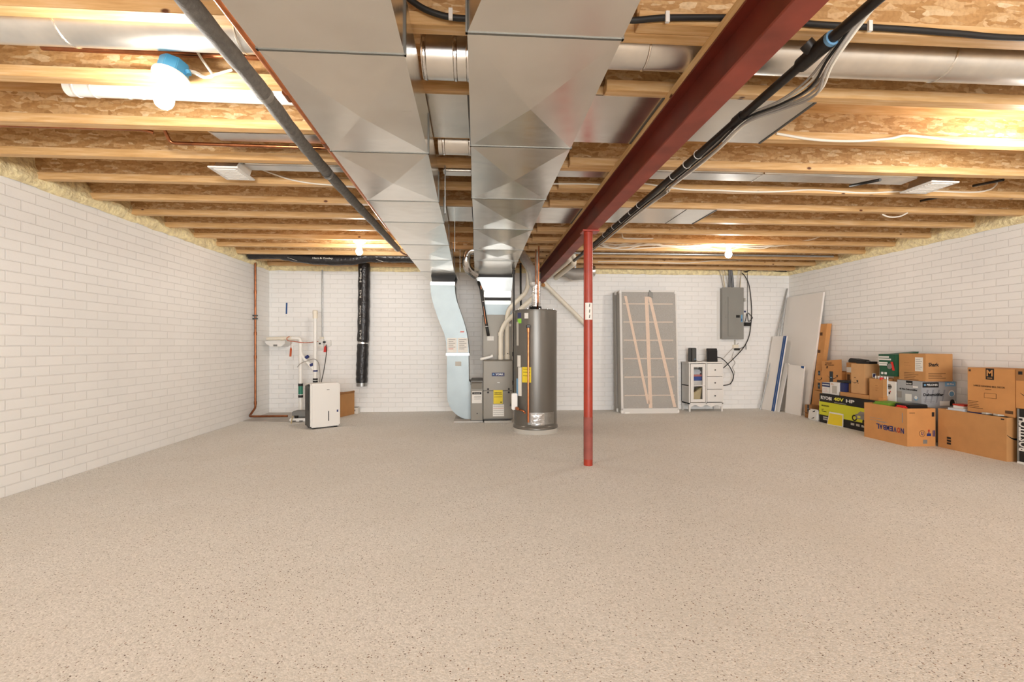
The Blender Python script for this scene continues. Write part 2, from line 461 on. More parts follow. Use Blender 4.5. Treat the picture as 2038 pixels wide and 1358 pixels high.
# ------------------------------------------------------------------ steel beam, nailer and post
t = thing('steel_beam', 'red painted steel I-beam running under the joists to the back wall', 'beam', (1.045, 3.5, 2.232))
y0, y1 = -2.6, 8.2
MB().box(.99, 1.1, y0, y1, 2.232, 2.243).build('bottom_flange', 'worn_red', t, .001)
MB().box(.99, 1.1, y0, y1, 2.426, 2.437).build('top_flange', 'red_oxide', t, .001)
MB().box(1.041, 1.049, y0, y1, 2.242, 2.427).build('web', 'red_oxide', t)
solo('wood_nailer', MB().box(.985, 1.105, -2.6, 8.2, 2.437, 2.475), 'pale_wood', 'pale wood plank lying on top of the red steel beam', 'plank', bevel=.002)
t = thing('support_post', 'red steel support post standing under the red beam', 'post', (1.02, 4.42, 0))
MB().lathe([(.043, 0), (.043, 2.218)], (1.02, 4.42, 0), n=28).build('column', 'post_red', t)
MB().lathe([(.0435, .06), (.0435, .46)], (1.02, 4.42, 0), n=28, cap=False).build('worn_foot', 'dusty_red', t)
MB().box(.955, 1.115, 4.35, 4.49, 2.216, 2.231).build('top_plate', 'post_red', t, .002)
lb = MB()
vs = []
for k in range(9):
    a = R(-90 - 52 + 13 * k)
    for z in (1.385, 1.545): vs.append((1.02 + .0442 * math.cos(a), 4.42 + .0442 * math.sin(a), z))
lb.add(vs, [(2 * k, 2 * k + 2, 2 * k + 3, 2 * k + 1) for k in range(8)], True)
lab = lb.build('paper_label', 'paper_white', t)
for k, z in enumerate((1.40, 1.45, 1.505)): MB().tube([(1.022, 4.3752, z), (1.026, 4.3752, z + .03)], .0035, 6).build('print_mark', 'print_black', lab)

# ------------------------------------------------------------------ the two sheet-metal trunks
def section(t, x0, x1, X0, X1, y0, y1, z0, z1, mat, dz=.006, cross=True):
    """one length of rectangular duct; its underside creased to a shallow pyramid"""
    p = [Vector(q) for q in ((x0, y0, z0), (x1, y0, z0), (X1, y1, z0), (X0, y1, z0), (x0, y0, z1), (x1, y0, z1), (X1, y1, z1), (X0, y1, z1))]
    mb = MB()
    if cross: mb.add(p[:4] + [sum(p[:4], Vector()) / 4 - Vector((0, 0, dz))], [(1, 0, 4), (2, 1, 4), (3, 2, 4), (0, 3, 4)])
    else: mb.add(p, [(3, 2, 1, 0)])
    mb.add(p, [(4, 5, 6, 7), (0, 1, 5, 4), (1, 2, 6, 5), (2, 3, 7, 6), (3, 0, 4, 7)])
    o = mb.build('duct_section', mat, t)
    for e in o.data.edges: e.use_edge_sharp = True
    for q in o.data.polygons: q.use_smooth = False
    return o
def cleat(t, x0, x1, y, z0=2.2, h=.05):
    MB().box(x0 - .006, x1 + .006, y - .005, y + .005, z0 - .003, z0 + .002).box(x0 - .006, x0 + .001, y - .008, y + .008, z0 - .003, z0 + .22).box(x1 - .001, x1 + .006, y - .008, y + .008, z0 - .003, z0 + .22).build('seam_cleat', 'seam_metal', t)
ZT = 2.44
t = thing('supply_trunk_duct', 'left of the two big sheet-metal ceiling ducts, ending above the curved drop', 'duct', (-.57, 4, 2.2))
LS = [(-1.2, -.81, -.25), (1.735, -.795, -.278), (2.617, -.812, -.29), (3.49, -.822, -.312), (4.09, -.835, -.32), (4.995, -.85, -.338), (5.866, -.857, -.358), (6.82, -.858, -.382), (7.69, -.855, -.35)]
for k in range(8):
    a, b = LS[k], LS[k + 1]
    section(t, a[1], a[2], b[1], b[2], a[0] + .001, b[0] - .001, 2.2, ZT, 'galvanised', (.008, .022, .022, .006, .02, .016, .016, .006)[k])
for a in LS[1:-1]: cleat(t, a[1], a[2], a[0])
t = thing('return_trunk_duct', 'right of the two big sheet-metal ceiling ducts, ending above the furnace', 'duct', (.21, 4, 2.2))
RS = [(-1.2, .06, .49), (1.25, .06, .49), (1.597, -.046, .487), (2.5, -.053, .481), (3.39, -.062, .468), (4.277, -.064, .469), (5.2, -.078, .467), (5.882, -.082, .465), (7.5, -.1, .484)]
for k in range(8):
    a, b = RS[k], RS[k + 1]
    section(t, a[1], a[2], b[1], b[2], a[0] + .001, b[0] - .001, 2.2, ZT, 'galvanised', (.006, .002, .026, .024, .022, .024, .018, .014)[k], k != 1)
for a in RS[2:-1]: cleat(t, a[1], a[2], a[0])

# hanger straps beside the left trunk
for k, y in enumerate((3.505, 5.02, 6.54)):
    solo('hanger_strap', MB().box(-.268 - .012 * k, -.262 - .012 * k, y, y + .03, 2.12 + .02 * k, 2.48), 'dull_metal', 'thin metal strap hanging beside the left trunk duct, %s from the camera' % ORD[k], 'strap', 'hanger straps')

# round branches in the joist bays
def ring(mb, c, ax, r, w=.012): mb.lathe([(r, -w / 2), (r + .004, -w / 4), (r + .004, w / 4), (r, w / 2)], c, ax, 28, False)
t = thing('round_duct', 'shiny round branch duct crossing the nearest bay at far left', 'duct', (-2.2, 2.255, 2.5))
MB().tube([(-3.5, 2.255, 2.607), (-.86, 2.255, 2.607)], .1, 36).build('pipe', 'galvanised_clean', t)
for x in (-2.75, -1.86, -1.1):
    mb = MB(); ring(mb, (x, 2.255, 2.607), (1, 0, 0), .1); mb.build('joint_band', 'galvanised', t)
t = thing('round_duct', 'short round duct joining the two trunks near the camera', 'duct', (-.16, 2.26, 2.5))
MB().tube([(-.275, 2.26, 2.52), (-.048, 2.26, 2.52)], .1, 36).build('pipe', 'galvanised_clean', t)
for x in (-.262, -.12, -.06):
    mb = MB(); ring(mb, (x, 2.26, 2.52), (1, 0, 0), .1, .02); mb.build('joint_band', 'bright_aluminium', t)
t = thing('round_duct', 'long round branch duct passing over the red beam to the right wall', 'duct', (3, 2.2, 2.47))
MB().tube([(.49, 2.2, 2.57), (5.5, 2.2, 2.57)], .1, 36).build('pipe', 'galvanised_clean', t)
for x in (.78, 2.28, 3.6):
    mb = MB(); ring(mb, (x, 2.2, 2.57), (1, 0, 0), .1); mb.build('joint_band', 'galvanised', t)
t = thing('round_duct', 'smaller round duct joining the two trunks behind the flat pan', 'duct', (-.17, 3.2, 2.4))
MB().tube([(-.285, 3.22, 2.53), (-.052, 3.22, 2.53)], .085, 32).build('pipe', 'galvanised_clean', t)
for x in (-.25, -.075):
    mb = MB(); ring(mb, (x, 3.22, 2.53), (1, 0, 0), .085, .02); mb.build('joint_band', 'bright_aluminium', t)
# rectangular stacks
def stack(label, x0, x1, y0, y1, z0, z1, cant=0):
    t = thing('wall_stack_duct', label, 'duct', ((x0 + x1) / 2, (y0 + y1) / 2, z0))
    MB().prism([(x0 + cant, z0), (x1, z0), (x1, z1), (x0, z1)], 'Y', y0, y1).build('duct_body', 'galvanised_clean', t, .012)
    return t
stack('flat duct between joists beside the left trunk, cut at a slant', -1.83, -.86, 3.06, 3.2, 2.478, 2.57, .14)
stack('flat duct stub bridging the two trunks in the fourth gap', -.29, -.066, 3.6, 3.71, 2.468, 2.6)
t = stack('long flat duct right of the beam leading to a white register', .475, 3.5, 3.53, 3.7, 2.478, 2.56)
for x in (1.3, 2.2): MB().box(x, x + .012, 3.528, 3.702, 2.476, 2.562).build('joint_band', 'galvanised', t)
t = stack('short flat duct leading to the white register left of the trunk', -1.76, -.86, 3.6, 3.72, 2.478, 2.57)
def register(label, x0, x1, y0, y1):
    t = thing('supply_register', label, 'register', ((x0 + x1) / 2, (y0 + y1) / 2, 2.44))
    MB().hexa([(x0 + .03, y0 + .03, 2.452), (x1 - .03, y0 + .03, 2.452), (x1 - .03, y1 - .03, 2.452), (x0 + .03, y1 - .03, 2.452), (x0 + .06, y0 + .06, 2.56), (x1 + .02, y0 + .06, 2.56), (x1 + .02, y1 - .06, 2.56), (x0 + .06, y1 - .06, 2.56)]).build('boot', 'galvanised_clean', t)
    MB().box(x0, x1, y0, y1, 2.44, 2.452).build('face_plate', 'white_paint', t, .003)
    g = MB()
    for k in range(9): y = y0 + .035 + k * (y1 - y0 - .07) / 8; g.box(x0 + .03, x1 - .03, y - .004, y + .004, 2.436, 2.441)
    g.build('louvre', 'white_plastic', t)
register('white ceiling register left of the trunk ducts', -1.99, -1.775, 3.56, 3.83)
register('white ceiling register far right of the red beam', 3.57, 3.81, 3.5, 3.79)
# sheet-metal pans nailed under the joists
def pan(label, x0, x1, y0, y1, seams=()):
    t = thing('joist_pan', label, 'sheet metal', ((x0 + x1) / 2, (y0 + y1) / 2, 2.468))
    m_ = MB(); m_.box(x0, x1, y0, y1, 2.468, 2.4735); m_.build('sheet', 'galvanised', t)
    MB().box(x1 - .012, x1, y0, y1, 2.464, 2.469).build('folded_edge', 'dark_grey', t)
    for x in seams: MB().box(x, x + .006, y0, y1, 2.4655, 2.469).build('lap_seam', 'dark_grey', t)
pan('sheet-metal pan under the joists between the trunks, near the camera', -.30, -.06, 2.5, 3.02)
pan('sheet-metal pan under the joists left of the beam, near the camera', .48, .985, 2.46, 3.03)
pan('sheet-metal pan under the joists right of the beam, near the camera', 1.106, 1.83, 2.45, 2.97)
pan('dented sheet-metal pan between the trunks, farther back', -.34, -.075, 4.52, 5.05)
pan('sheet-metal pan left of the beam, farther back beside the return trunk', .47, .985, 4.5, 5.06)
pan('sheet-metal pan right of the beam, farther back', 1.106, 2.31, 4.46, 4.99, (2.0,))

# ------------------------------------------------------------------ pipes under the ceiling
def pipe(name, label, cat, pts, r, mat, fil=0, n=14, group=None):
    return solo(name, MB().tube(fillet(pts, fil) if fil else pts, r, n), mat, label, cat, group)
t = thing('insulated_pipe', 'grey foam-wrapped pipe running beside the left trunk duct', 'pipe', (-1.1, 3.5, 2.37))
pp = spline([(-1.04, -.8, 2.395), (-1.055, 1.2, 2.395), (-1.062, 1.75, 2.39), (-1.075, 2.35, 2.395), (-1.10, 2.95, 2.39), (-1.115, 3.4, 2.4), (-1.10, 4.2, 2.39), (-1.095, 5.0, 2.4), (-1.08, 6.2, 2.4)], 8)
MB().tube(pp, [.037 + .002 * math.sin(i * 1.9) for i in range(len(pp))], 18).build('foam_sleeve', 'insulation_foam_grey', t)
for y, x in ((2.42, -1.077), (3.5, -1.115), (4.35, -1.1)):
    mb = MB(); mb.lathe([(.0385, -.02), (.0395, -.018), (.0395, .018), (.0385, .02)], (x, y, 2.394), (0, 1, 0), 18, False); mb.build('sleeve_joint', 'mid_grey', t)
MB().tube(fillet([(-1.08, 6.17, 2.4), (-1.07, 6.5, 2.4), (-1.0, 6.9, 2.42), (-1.0, 7.15, 2.42)], .1), .012, 10).build('bare_end', 'copper', t)
t = thing('copper_pipe', 'bright copper water pipe along the left edge of the left trunk', 'pipe', (-.85, 3.5, 2.24))
MB().tube([(-.845, -.5, 2.25), (-.842, 1.8, 2.25), (-.86, 3.1, 2.25), (-.885, 4.4, 2.26), (-.9, 5.6, 2.29), (-.9, 6.9, 2.32)], .012, 12).build('pipe', 'bright_copper', t)
for y in (2.12, 2.62, 5.45): MB().tube([(-.855, y, 2.251), (-.857, y + .06, 2.251)], .0155, 12).build('pipe_coupling', 'copper', t)
pipe('copper_pipe', 'copper water pipe below the round duct at far left', 'pipe', [(-2.12, 2.42, 2.585), (-.95, 2.42, 2.575)], .014, 'copper')
pipe('copper_pipe', 'long dark copper pipe in the third bay reaching the left wall', 'pipe', fillet([(-3.5, 3.1, 2.5), (-2.12, 3.1, 2.5), (-2.07, 3.12, 2.49)], .03), .011, 'copper')
pipe('copper_pipe', 'stepped copper pipe running under the slanted flat duct', 'pipe', [(-2.03, 3.13, 2.56), (-2.03, 3.22, 2.468), (-.87, 3.22, 2.46)], .011, 'copper', .03)
t = thing('white_drain_pipe', 'white plastic drain pipe behind the hanging blue lamp box', 'pipe', (-1.6, 2.71, 2.5))
MB().tube([(-2.24, 2.71, 2.545), (-.87, 2.71, 2.535)], .045, 24).build('pipe', 'white_pvc', t)
for x in (-2.19, -2.1, -1.93, -1.86, -1.28): MB().lathe([(.0455, -.006), (.048, -.004), (.048, .004), (.0455, .006)], (x, 2.71, 2.5435), (1, 0, 0), 24, False).build('tape_wrap', 'white_plastic', t)
# black gas pipe with tee along the beam
t = thing('gas_pipe', 'black iron gas pipe running along the right side of the red beam', 'pipe', (1.4, 3, 2.36))
G = [(1.435, -.5, 2.37), (1.40, 1.88, 2.37), (1.388, 2.9, 2.365), (1.36, 5.6, 2.365), (1.33, 7.0, 2.36)]
MB().tube(G, .0215, 16).build('pipe', 'black_pipe', t)
MB().tube([(1.401, 1.80, 2.37), (1.3995, 1.97, 2.37)], .032, 16).tube([(1.4, 1.885, 2.37), (1.36, 1.885, 2.41)], .027, 14).build('tee', 'black_pipe', t)
MB().tube([(1.4015, 1.785, 2.37), (1.4012, 1.80, 2.37)], .03, 16).build('blue_seal', 'sticker_blue', t)
for y in (2.42, 4.9, 6.1): MB().tube([(1.393 - (y - 2.4) * .011, y, 2.3675), (1.392 - (y - 2.4) * .011, y + .07, 2.3675)], .0265, 16).build('pipe_coupling', 'black_pipe', t)
# cables tied along the gas pipe
t = thing('cable_bundle', 'bundle of thin grey and white cables drooping along the black gas pipe', 'cables', (1.44, 3, 2.3))
for k in range(7):
    dx = .012 * (k % 3); dzz = -.028 - .012 * (k // 2); sag = .03 + .012 * k
    pts = [(1.46 + dx, 1.0, 2.455), (1.455 + dx, 1.55, 2.44), (1.425 + dx, 1.82, 2.37 + dzz), (1.43 + dx + sag * .6, 2.0, 2.36 + dzz - sag * .35), (1.435 + dx + sag * .45, 2.2, 2.36 + dzz), (1.40 + dx, 2.42, 2.385 + dzz), (1.395 + dx, 2.7, 2.366 + dzz), (1.40 + dx + sag * .3, 3.05, 2.39 + dzz), (1.385 + dx, 3.4, 2.366 + dzz), (1.40 + dx + sag * .5, 3.62, 2.40 + dzz), (1.38 + dx, 4.0, 2.366 + dzz), (1.366 + dx, 5.2, 2.366 + dzz), (1.36 + dx, 5.9, 2.37 + dzz)]
    MB().tube(spline(pts, 5), .0055, 7).build('cable', ('cable_grey', 'cable_white', 'cable_grey', 'cable_black')[k % 4], t)
for k, y in enumerate((2.92, 3.08, 3.3, 4.0, 4.22, 4.5, 4.75, 5.1)):
    x = 1.387 - (y - 2.9) * .0105
    solo('cable_tie', MB().lathe([(.027, -.003), (.030, -.003), (.030, .003), (.027, .003)], (x, y, 2.362), (0, 1, 0), 16, False), 'white_plastic', 'white cable tie around the black gas pipe, %s from the camera' % ORD[k], 'cable tie', 'cable ties on the gas pipe')

# ------------------------------------------------------------------ cables on the joists
def cable(label, pts, r=.006, mat='cable_white', n=6, group=None, name='cable', cat='cable'):
    return solo(name, MB().tube(spline(pts, n), r, 8), mat, label, cat, group)
J = lambda px, py, y: at(px, py, Y=y)
t = thing('black_cable', 'thick black cable crossing the nearest joists from the ducts to the right edge', 'cable', (1, 1.9, 2.5))
MB().tube(spline([(-.36, 1.94, 2.62), J(820, 2, 1.945), J(862, 25, 1.945), J(925, 37, 1.945), (.2, 1.935, 2.5), (.5, 1.9, 2.505), J(1250, 40, 1.89), J(1300, 37, 1.89), J(1340, 35, 1.89), J(1480, 36, 1.89), J(1620, 48, 1.89), J(1780, 57, 1.89), J(1900, 66, 1.89), J(2038, 76, 1.89), (3.3, 1.89, 2.5)], 6), .0125, 10).build('cable_sheath', 'cable_black', t)
for q, py in ((897, 30), (1327, 36), (1729, 54)):
    p = J(q, py, 1.88 if q > 1000 else 1.93); MB().box(p.x - .008, p.x + .008, p.y - .012, p.y, p.z - .022, p.z + .022).build('cable_clip', 'white_plastic', t)
cable('white cable stapled along the brightly lit joist at right', [J(a, b, 2.91) for a, b in ((1545, 266), (1620, 278), (1700, 281), (1770, 276), (1800, 270), (1850, 274), (1920, 283), (1980, 286), (2038, 284))] + [(4.6, 2.91, 2.52), (5.4, 2.91, 2.53)], .008)
cable('white cable along the fourth right-hand joist ending in a hook', [J(a, b, 3.925) for a, b in ((1085, 366), (1160, 366), (1236, 369))] + [(1.3, 3.92, 2.53)] + [J(a, b, 3.925) for a, b in ((1360, 377), (1430, 379), (1500, 382), (1560, 381), (1620, 378), (1720, 384), (1830, 380), (1930, 383), (1968, 378), (1982, 368), (1984, 360))], .007)
cable('white cable hanging from the small register beside the left trunk', [J(a, b, 3.985) for a, b in ((517, 336), (540, 345), (580, 358), (620, 365), (665, 369), (720, 374))], .006)
cable('white lamp cable looping down from the nearest left joist', [J(a, b, 2.40) for a, b in ((366, 47), (380, 80), (400, 115), (421, 145), (423, 152), (414, 154), (404, 152), (390, 144), (372, 139))], .006)
cable('white lamp cable rising from the blue box behind the foam-wrapped pipe', [J(a, b, 2.39) for a, b in ((374, 141), (392, 148), (406, 154), (420, 151), (440, 145), (462, 139))], .006)
cable('loose white cable crossing behind the post on the ninth bay', [J(a, b, 5.98) for a, b in ((1200, 478), (1240, 474), (1300, 477), (1380, 481), (1430, 478), (1480, 482), (1560, 484), (1610, 478), (1634, 470))], .008)
cable('white cable with a bend dropping between joists near the post', [J(a, b, 5.94) for a, b in ((1238, 464), (1239, 470), (1246, 475), (1300, 475))], .007)
t = thing('cable_bundle', 'tangle of white house cables strung past the far right bulb', 'cables', (3, 6.46, 2.45))
for k in range(7):
    random.seed(40 + k)
    pts = [J(x, y + random.uniform(-4, 4) + (k - 3) * 1.2, 6.49 - .008 * k) for x, y in ((1188, 484), (1215, 491), (1245, 492), (1290, 487), (1330, 490), (1370, 492), (1410, 489), (1440, 492), (1480, 492), (1520, 490), (1560, 484), (1610, 483))]
    MB().tube(spline(pts, 5), .0075, 8).build('cable', 'cable_white', t)
cable('thin white cable swagging along the last joist above the electric panel', [J(a, b, 7.47) for a, b in ((1190, 521), (1280, 521), (1360, 524), (1420, 519), (1480, 517), (1530, 513))], .007)
pipe('steel_conduit', 'thin grey conduit crossing the ceiling behind the cable bundle', 'conduit', [(1.2, 6.62, 2.46), (5.2, 6.62, 2.46)], .016, 'dull_metal')
for k, (a, b, y) in enumerate(((1945, 372, 3.86), (1840, 402, 4.36), (1700, 372, 3.6))):
    p = at(a - 8, b - 2, Y=y); q = at(a + 52, b - 14, Y=y - .25)
    solo('bracing_strap', MB().tube([p, q], .012, 6), 'black_plastic', ('dark metal strap in the bay beside the right register', 'dark metal strap below the fourth right joist', 'dark metal strap hooked under the long flat duct')[k], 'strap')
cable('short white cable looping from a hole under the fifth right joist', [J(a, b, 4.434) for a, b in ((1756, 427), (1770, 432), (1790, 431), (1806, 424))], .007)

# ------------------------------------------------------------------ lamps
def lamp(label, c, boxed=False, tilt=None):
    t = thing('bare_bulb_lamp', label, 'lamp', c, group='bare bulbs on the ceiling')
    ax = Vector(tilt).normalized() if tilt else Vector((0, 0, -1)); c = Vector(c)
    if boxed:
        MB().lathe([(.062, -.075), (.064, -.07), (.066, 0)], c, ax, 8).build('junction_box', 'blue_plastic', t, .003)
        MB().lathe([(.012, 0), (.012, .02)], c + Vector((.075, 0, .03)), (.3, 0, -1), 10).build('knockout_lug', 'blue_plastic', t)
    MB().lathe([(.03, -.004), (.078, 0), (.078, .008), (.06, .018), (.034, .026), (.03, .05), (.026, .055)], c, ax, 32).build('lampholder', 'porcelain', t)
    prof = [(.017, .05), (.019, .065), (.028, .085), (.0385, .112), (.041, .132), (.038, .150), (.029, .165), (.014, .174), (.001, .176)]
    MB().lathe(prof, c, ax, 28).build('bulb', 'bulb_glass', t)
    return t
lamp('bare glowing bulb on a tilted blue junction box at top left', at(341, 152, Y=2.36), True, (-.12, -.22, -1))
lamp('bare glowing bulb on the ceiling above the black flexible duct', tuple(at(715, 481, Z=2.474)))
lamp('bare glowing bulb on the ceiling above the electric panel', tuple(at(1450, 487, Z=2.474)))
lamp('bare glowing bulb on the right ceiling nearest the camera', (3.45, 2.62, 2.474))
# ------------------------------------------------------------------ furnace group
t = thing('return_air_drop', 'pale sheet-metal drop curving down from the left trunk to the floor', 'duct', (-.45, 7.3, 0))
D0, D1 = 7.15, 7.62
le = [(857, 561), (857, 578), (860, 597), (866, 617), (873, 637), (880, 654), (885, 668), (888, 684), (889, 704)]
ri = [(905, 561), (905.5, 578), (908, 595), (914, 614), (921, 634), (927, 654), (930.5, 672), (932.5, 690), (933, 704)]
def xz(l, y=D0): return [(p.x, p.z) for p in (at(a, b, Y=y) for a, b in l)]
def strip_solid(L, Rr, y0, y1):
    mb = MB(); k = len(L)
    for y, fl in ((y0, 0), (y1, 1)):
        vs = [(x, y, z) for x, z in L] + [(x, y, z) for x, z in Rr]
        mb.add(vs, [((i, i + 1, k + i + 1, k + i) if not fl else (i, k + i, k + i + 1, i + 1)) for i in range(k - 1)])
    for e in (L, Rr): mb.add([(x, y, z) for y in (y0, y1) for x, z in e], [(i, i + 1, k + i + 1, k + i) for i in range(k - 1)], True)
    for i in (0, k - 1): mb.add([(L[i][0], y0, L[i][1]), (Rr[i][0], y0, Rr[i][1]), (Rr[i][0], y1, Rr[i][1]), (L[i][0], y1, L[i][1])], [(0, 1, 2, 3)])
    return mb
def smooth2(l, n=4): return [(p.x, p.y) for p in spline([(a, b, 0) for a, b in l], n)]
strip_solid(smooth2(xz(le)), smooth2(xz(ri)), D0, D1).build('curved_section', 'drop_metal', t)
zs = at(889, 705, Y=D0).z
xl, xr = at(889.5, 705, Y=D0).x, at(932.5, 705, Y=D0).x
strip_solid([(xl - .012, zs - .022), (xl - .012, zs + .012)], [(xr + .012, zs - .022), (xr + .012, zs + .012)], D0 - .012, D1 + .012).build('flange', 'galvanised_clean', t)
ctr = (xl + .36, .40)
arc = [(ctr[0] - .36 * math.cos(R(a)), ctr[1] - .385 * math.sin(R(a))) for a in range(0, 91, 9)]
poly = [(xl, zs - .02)] + arc + [(-.152, .015), (-.152, .58), (xr + .006, .60), (xr, zs - .02)]
MB().prism(poly, 'Y', D0 + .002, D1, True).build('lower_boot', 'drop_metal', t)
c0, c1 = at(857, 560, Y=D0).x, at(905, 560, Y=D0).x
zt = at(857, 561, Y=D0).z
strip_solid([(c0 + .02, zt), (c0 + .005, 2.2)], [(c1 - .01, zt), (c1 + .02, 2.2)], D0 + .01, D1 - .01).build('flexible_collar', 'black_rubber', t)
strip_solid([(c0 - .004, zt - .05), (c0 - .004, zt)], [(c1 + .004, zt - .05), (c1 + .004, zt)], D0 - .006, D1 + .006).build('top_band', 'galvanised_clean', t)
for a, b, c, d, m in ((890, 673, 909, 702, 'paper_white'), (911, 673, 931, 702, 'paper_white'), (906, 720, 918, 729, 'paper_grey'), (916, 659, 924, 662, 'pink')):
    p, q = at(a, d, Y=D0 - .001), at(c, b, Y=D0 - .001); s_ = decal(p, YF, q.x - p.x, q.z - p.z, m, t, 'paper_notice')
    if m == 'paper_white':
        for k in range(6): MB().box(p.x + .02, q.x - .02 - .03 * (k % 2), D0 - .004, D0 - .002, q.z - .03 - .028 * k, q.z - .022 - .028 * k).build('print_line', 'print_red' if (k == 5 and a < 900) else 'print_grey', s_)

t = thing('filter_cabinet', 'narrow grey filter cabinet between the curved drop and the furnace', 'filter cabinet', (-.06, 7.2, 0))
MB().box(-.15, .028, 6.95, 7.62, .03, .62).build('housing', 'furnace_dark', t, .004)
MB().box(-.145, .024, 6.932, 6.951, .04, .585).build('door', 'furnace_paint', t, .004)
MB().prism([(6.905, .585), (6.95, .60), (6.95, .50), (6.915, .50)], 'X', -.135, .016).build('pull_handle', 'furnace_paint', t, .003)
MB().box(-.155, -.135, 6.93, 6.955, .56, .60).build('hinge', 'furnace_dark', t)
p = decal((-.132, 6.9315, .29), YF, .145, .175, 'paper_white', t, 'sticker')
decal((-.127, 6.9295, .42), YF, .135, .032, 'print_black', p, 'printed_band'); letters('Honeywell', (-.105, 6.9278, .43), (1, 0, 0), (0, 0, 1), .09, .013, 'paper_white', p)
for k in range(3): MB().box(-.10, .0, 6.929, 6.931, .385 - .018 * k, .39 - .018 * k).build('print_line', 'print_grey', p)
MB().lathe([(.008, 0), (.008, .006)], (-.055, 6.932, .14), (0, -1, 0), 12).build('screw', 'print_black', t)
solo('filter_pad', MB().box(-.40, .03, 6.97, 7.65, 0, .025), 'concrete', 'thin grey pad under the curved drop and filter cabinet', 'pad')

t = thing('furnace', 'taupe metal furnace with two front panels beside the water heater', 'furnace', (.25, 7.3, 0))
MB().box(.033, .47, 6.95, 7.66, .045, .925).build('cabinet', 'furnace_dark', t, .004)
dr = MB(); prof = [(6.948, .93), (6.915, .93), (6.898, .915), (6.896, .48), (6.948, .48)]
MB().prism([(y, z) for y, z in prof], 'X', .038, .468).build('upper_panel', 'furnace_paint', t, .006)
MB().box(.038, .468, 6.898, 6.948, .07, .474).build('lower_panel', 'furnace_paint', t, .006)
MB().box(.05, .455, 6.93, 7.6, 0, .03).build('base_rail', 'paper_grey', t)
for x in (.105, .41):
    for z in (.50, .452):
        MB().lathe([(.014, 0), (.014, .006)], (x, 6.897, z), (0, -1, 0), 16).build('view_port', 'print_black', t)
b = decal((.16, 6.893, .69), YF, .185, .052, 'navy', t, 'badge', .003)
letters('YORK', (.215, 6.889, .703), (1, 0, 0), (0, 0, 1), .115, .027, 'white_paint', b)
MB().lathe([(.011, 0), (.011, .001)], (.185, 6.8892, .717), (0, -1, 0), 16).build('emblem', 'sticker_blue', b)
MB().prism([(.235, .60), (.245, .592), (.275, .588), (.275, .60)], 'Y', 6.889, 6.896).build('panel_latch', 'white_paint', t)
p = decal((.185, 6.896, .285), YF, .135, .20, 'yellow_label', t, 'energy_label')
letters('ENERGYGUIDE', (.20, 6.8945, .437), (1, 0, 0), (0, 0, 1), .105, .015, 'print_black', p)
for z in (.385, .42): MB().box(.195, .31, 6.893, 6.8945, z, z + .004).build('print_line', 'print_black', p)
MB().box(.285, .305, 6.893, 6.8945, .30, .315).build('print_block', 'print_black', p)
p = decal((.175, 6.896, .10), YF, .165, .175, 'paper_white', t, 'warning_label')
for k in range(5): MB().box(.182, .333, 6.893, 6.8945, .125 + .03 * k, .13 + .03 * k).build('print_line', 'print_red' if k == 3 else 'print_grey', p)

t = thing('coil_cabinet', 'tall grey-brown coil cabinet standing on top of the furnace', 'cabinet', (.25, 7.3, .93))
MB().box(.035, .475, 7.12, 7.64, .926, 1.605).build('casing', 'furnace_paint', t, .004)
MB().box(.02, .036, 7.118, 7.64, .95, 1.60).build('side_flange', 'furnace_dark', t)
decal((.095, 7.119, 1.215), YF, .10, .065, 'paper_white', t, 'sticker'); decal((.425, 7.119, 1.43), YF, .035, .04, 'paper_white', t, 'sticker'); decal((.41, 7.119, 1.49), YF, .035, .06, 'navy', t, 'sticker')
t = thing('supply_plenum', 'tapered sheet-metal plenum joining the furnace top to the right trunk', 'duct', (.25, 7.25, 1.605))
def frus(x0, x1, y0, y1, z0, X0, X1, Y0, Y1, z1): return MB().hexa([(x0, y0, z0), (x1, y0, z0), (x1, y1, z0), (x0, y1, z0), (X0, Y0, z1), (X1, Y0, z1), (X1, Y1, z1), (X0, Y1, z1)])
frus(.05, .467, 7.12, 7.6, 1.606, .055, .463, 7.105, 7.6, 1.76).build('lower_section', 'drop_metal', t)
MB().box(.055, .455, 7.10, 7.6, 1.76, 1.82).build('lower_band', 'aged_metal', t)
MB().box(.058, .452, 7.105, 7.59, 1.82, 1.868).build('flexible_collar', 'black_rubber', t)
MB().box(.05, .457, 7.085, 7.6, 1.868, 1.962).build('upper_band', 'galvanised_clean', t, .006)
frus(.05, .463, 7.085, 7.6, 1.962, -.085, .484, 7.06, 7.6, 2.165).build('tapered_section', 'aged_metal', t)
MB().box(-.08, .474, 7.065, 7.59, 2.165, 2.198).build('top_collar', 'black_rubber', t)
# refrigerant line, condensate stub
t = thing('refrigerant_line', 'dark insulated refrigerant line slanting down into the coil cabinet', 'pipe', (.08, 6.97, 1.2))
MB().tube(fillet([tuple(at(952, 560, Y=7.1)), tuple(at(957, 575, Y=6.95)), tuple(at(967, 640, Y=6.95)), tuple(at(971, 662, Y=6.97)), tuple(at(972, 668, Y=7.0))], .03), .022, 14).build('insulation', 'black_rubber', t)
MB().tube([tuple(at(957, 569, Y=6.94)), tuple(at(967, 645, Y=6.935))], .009, 10).build('copper_line', 'copper', t)
for y in (600, 650): q = at(962 + (y - 600) * .14, y, Y=6.95); MB().lathe([(.024, -.004), (.026, 0), (.024, .004)], q, (.12, 0, -1), 14, False).build('tie', 'white_plastic', t)
t = thing('condensate_stub', 'short white pipe stub lying on top of the furnace at left', 'pipe', (.06, 6.98, .95))
MB().tube(fillet([tuple(at(979, 710, Y=6.97)), tuple(at(963, 714, Y=6.97)), tuple(at(958, 715, Y=7.02))], .02), .022, 14).build('pipe', 'white_pvc', t)
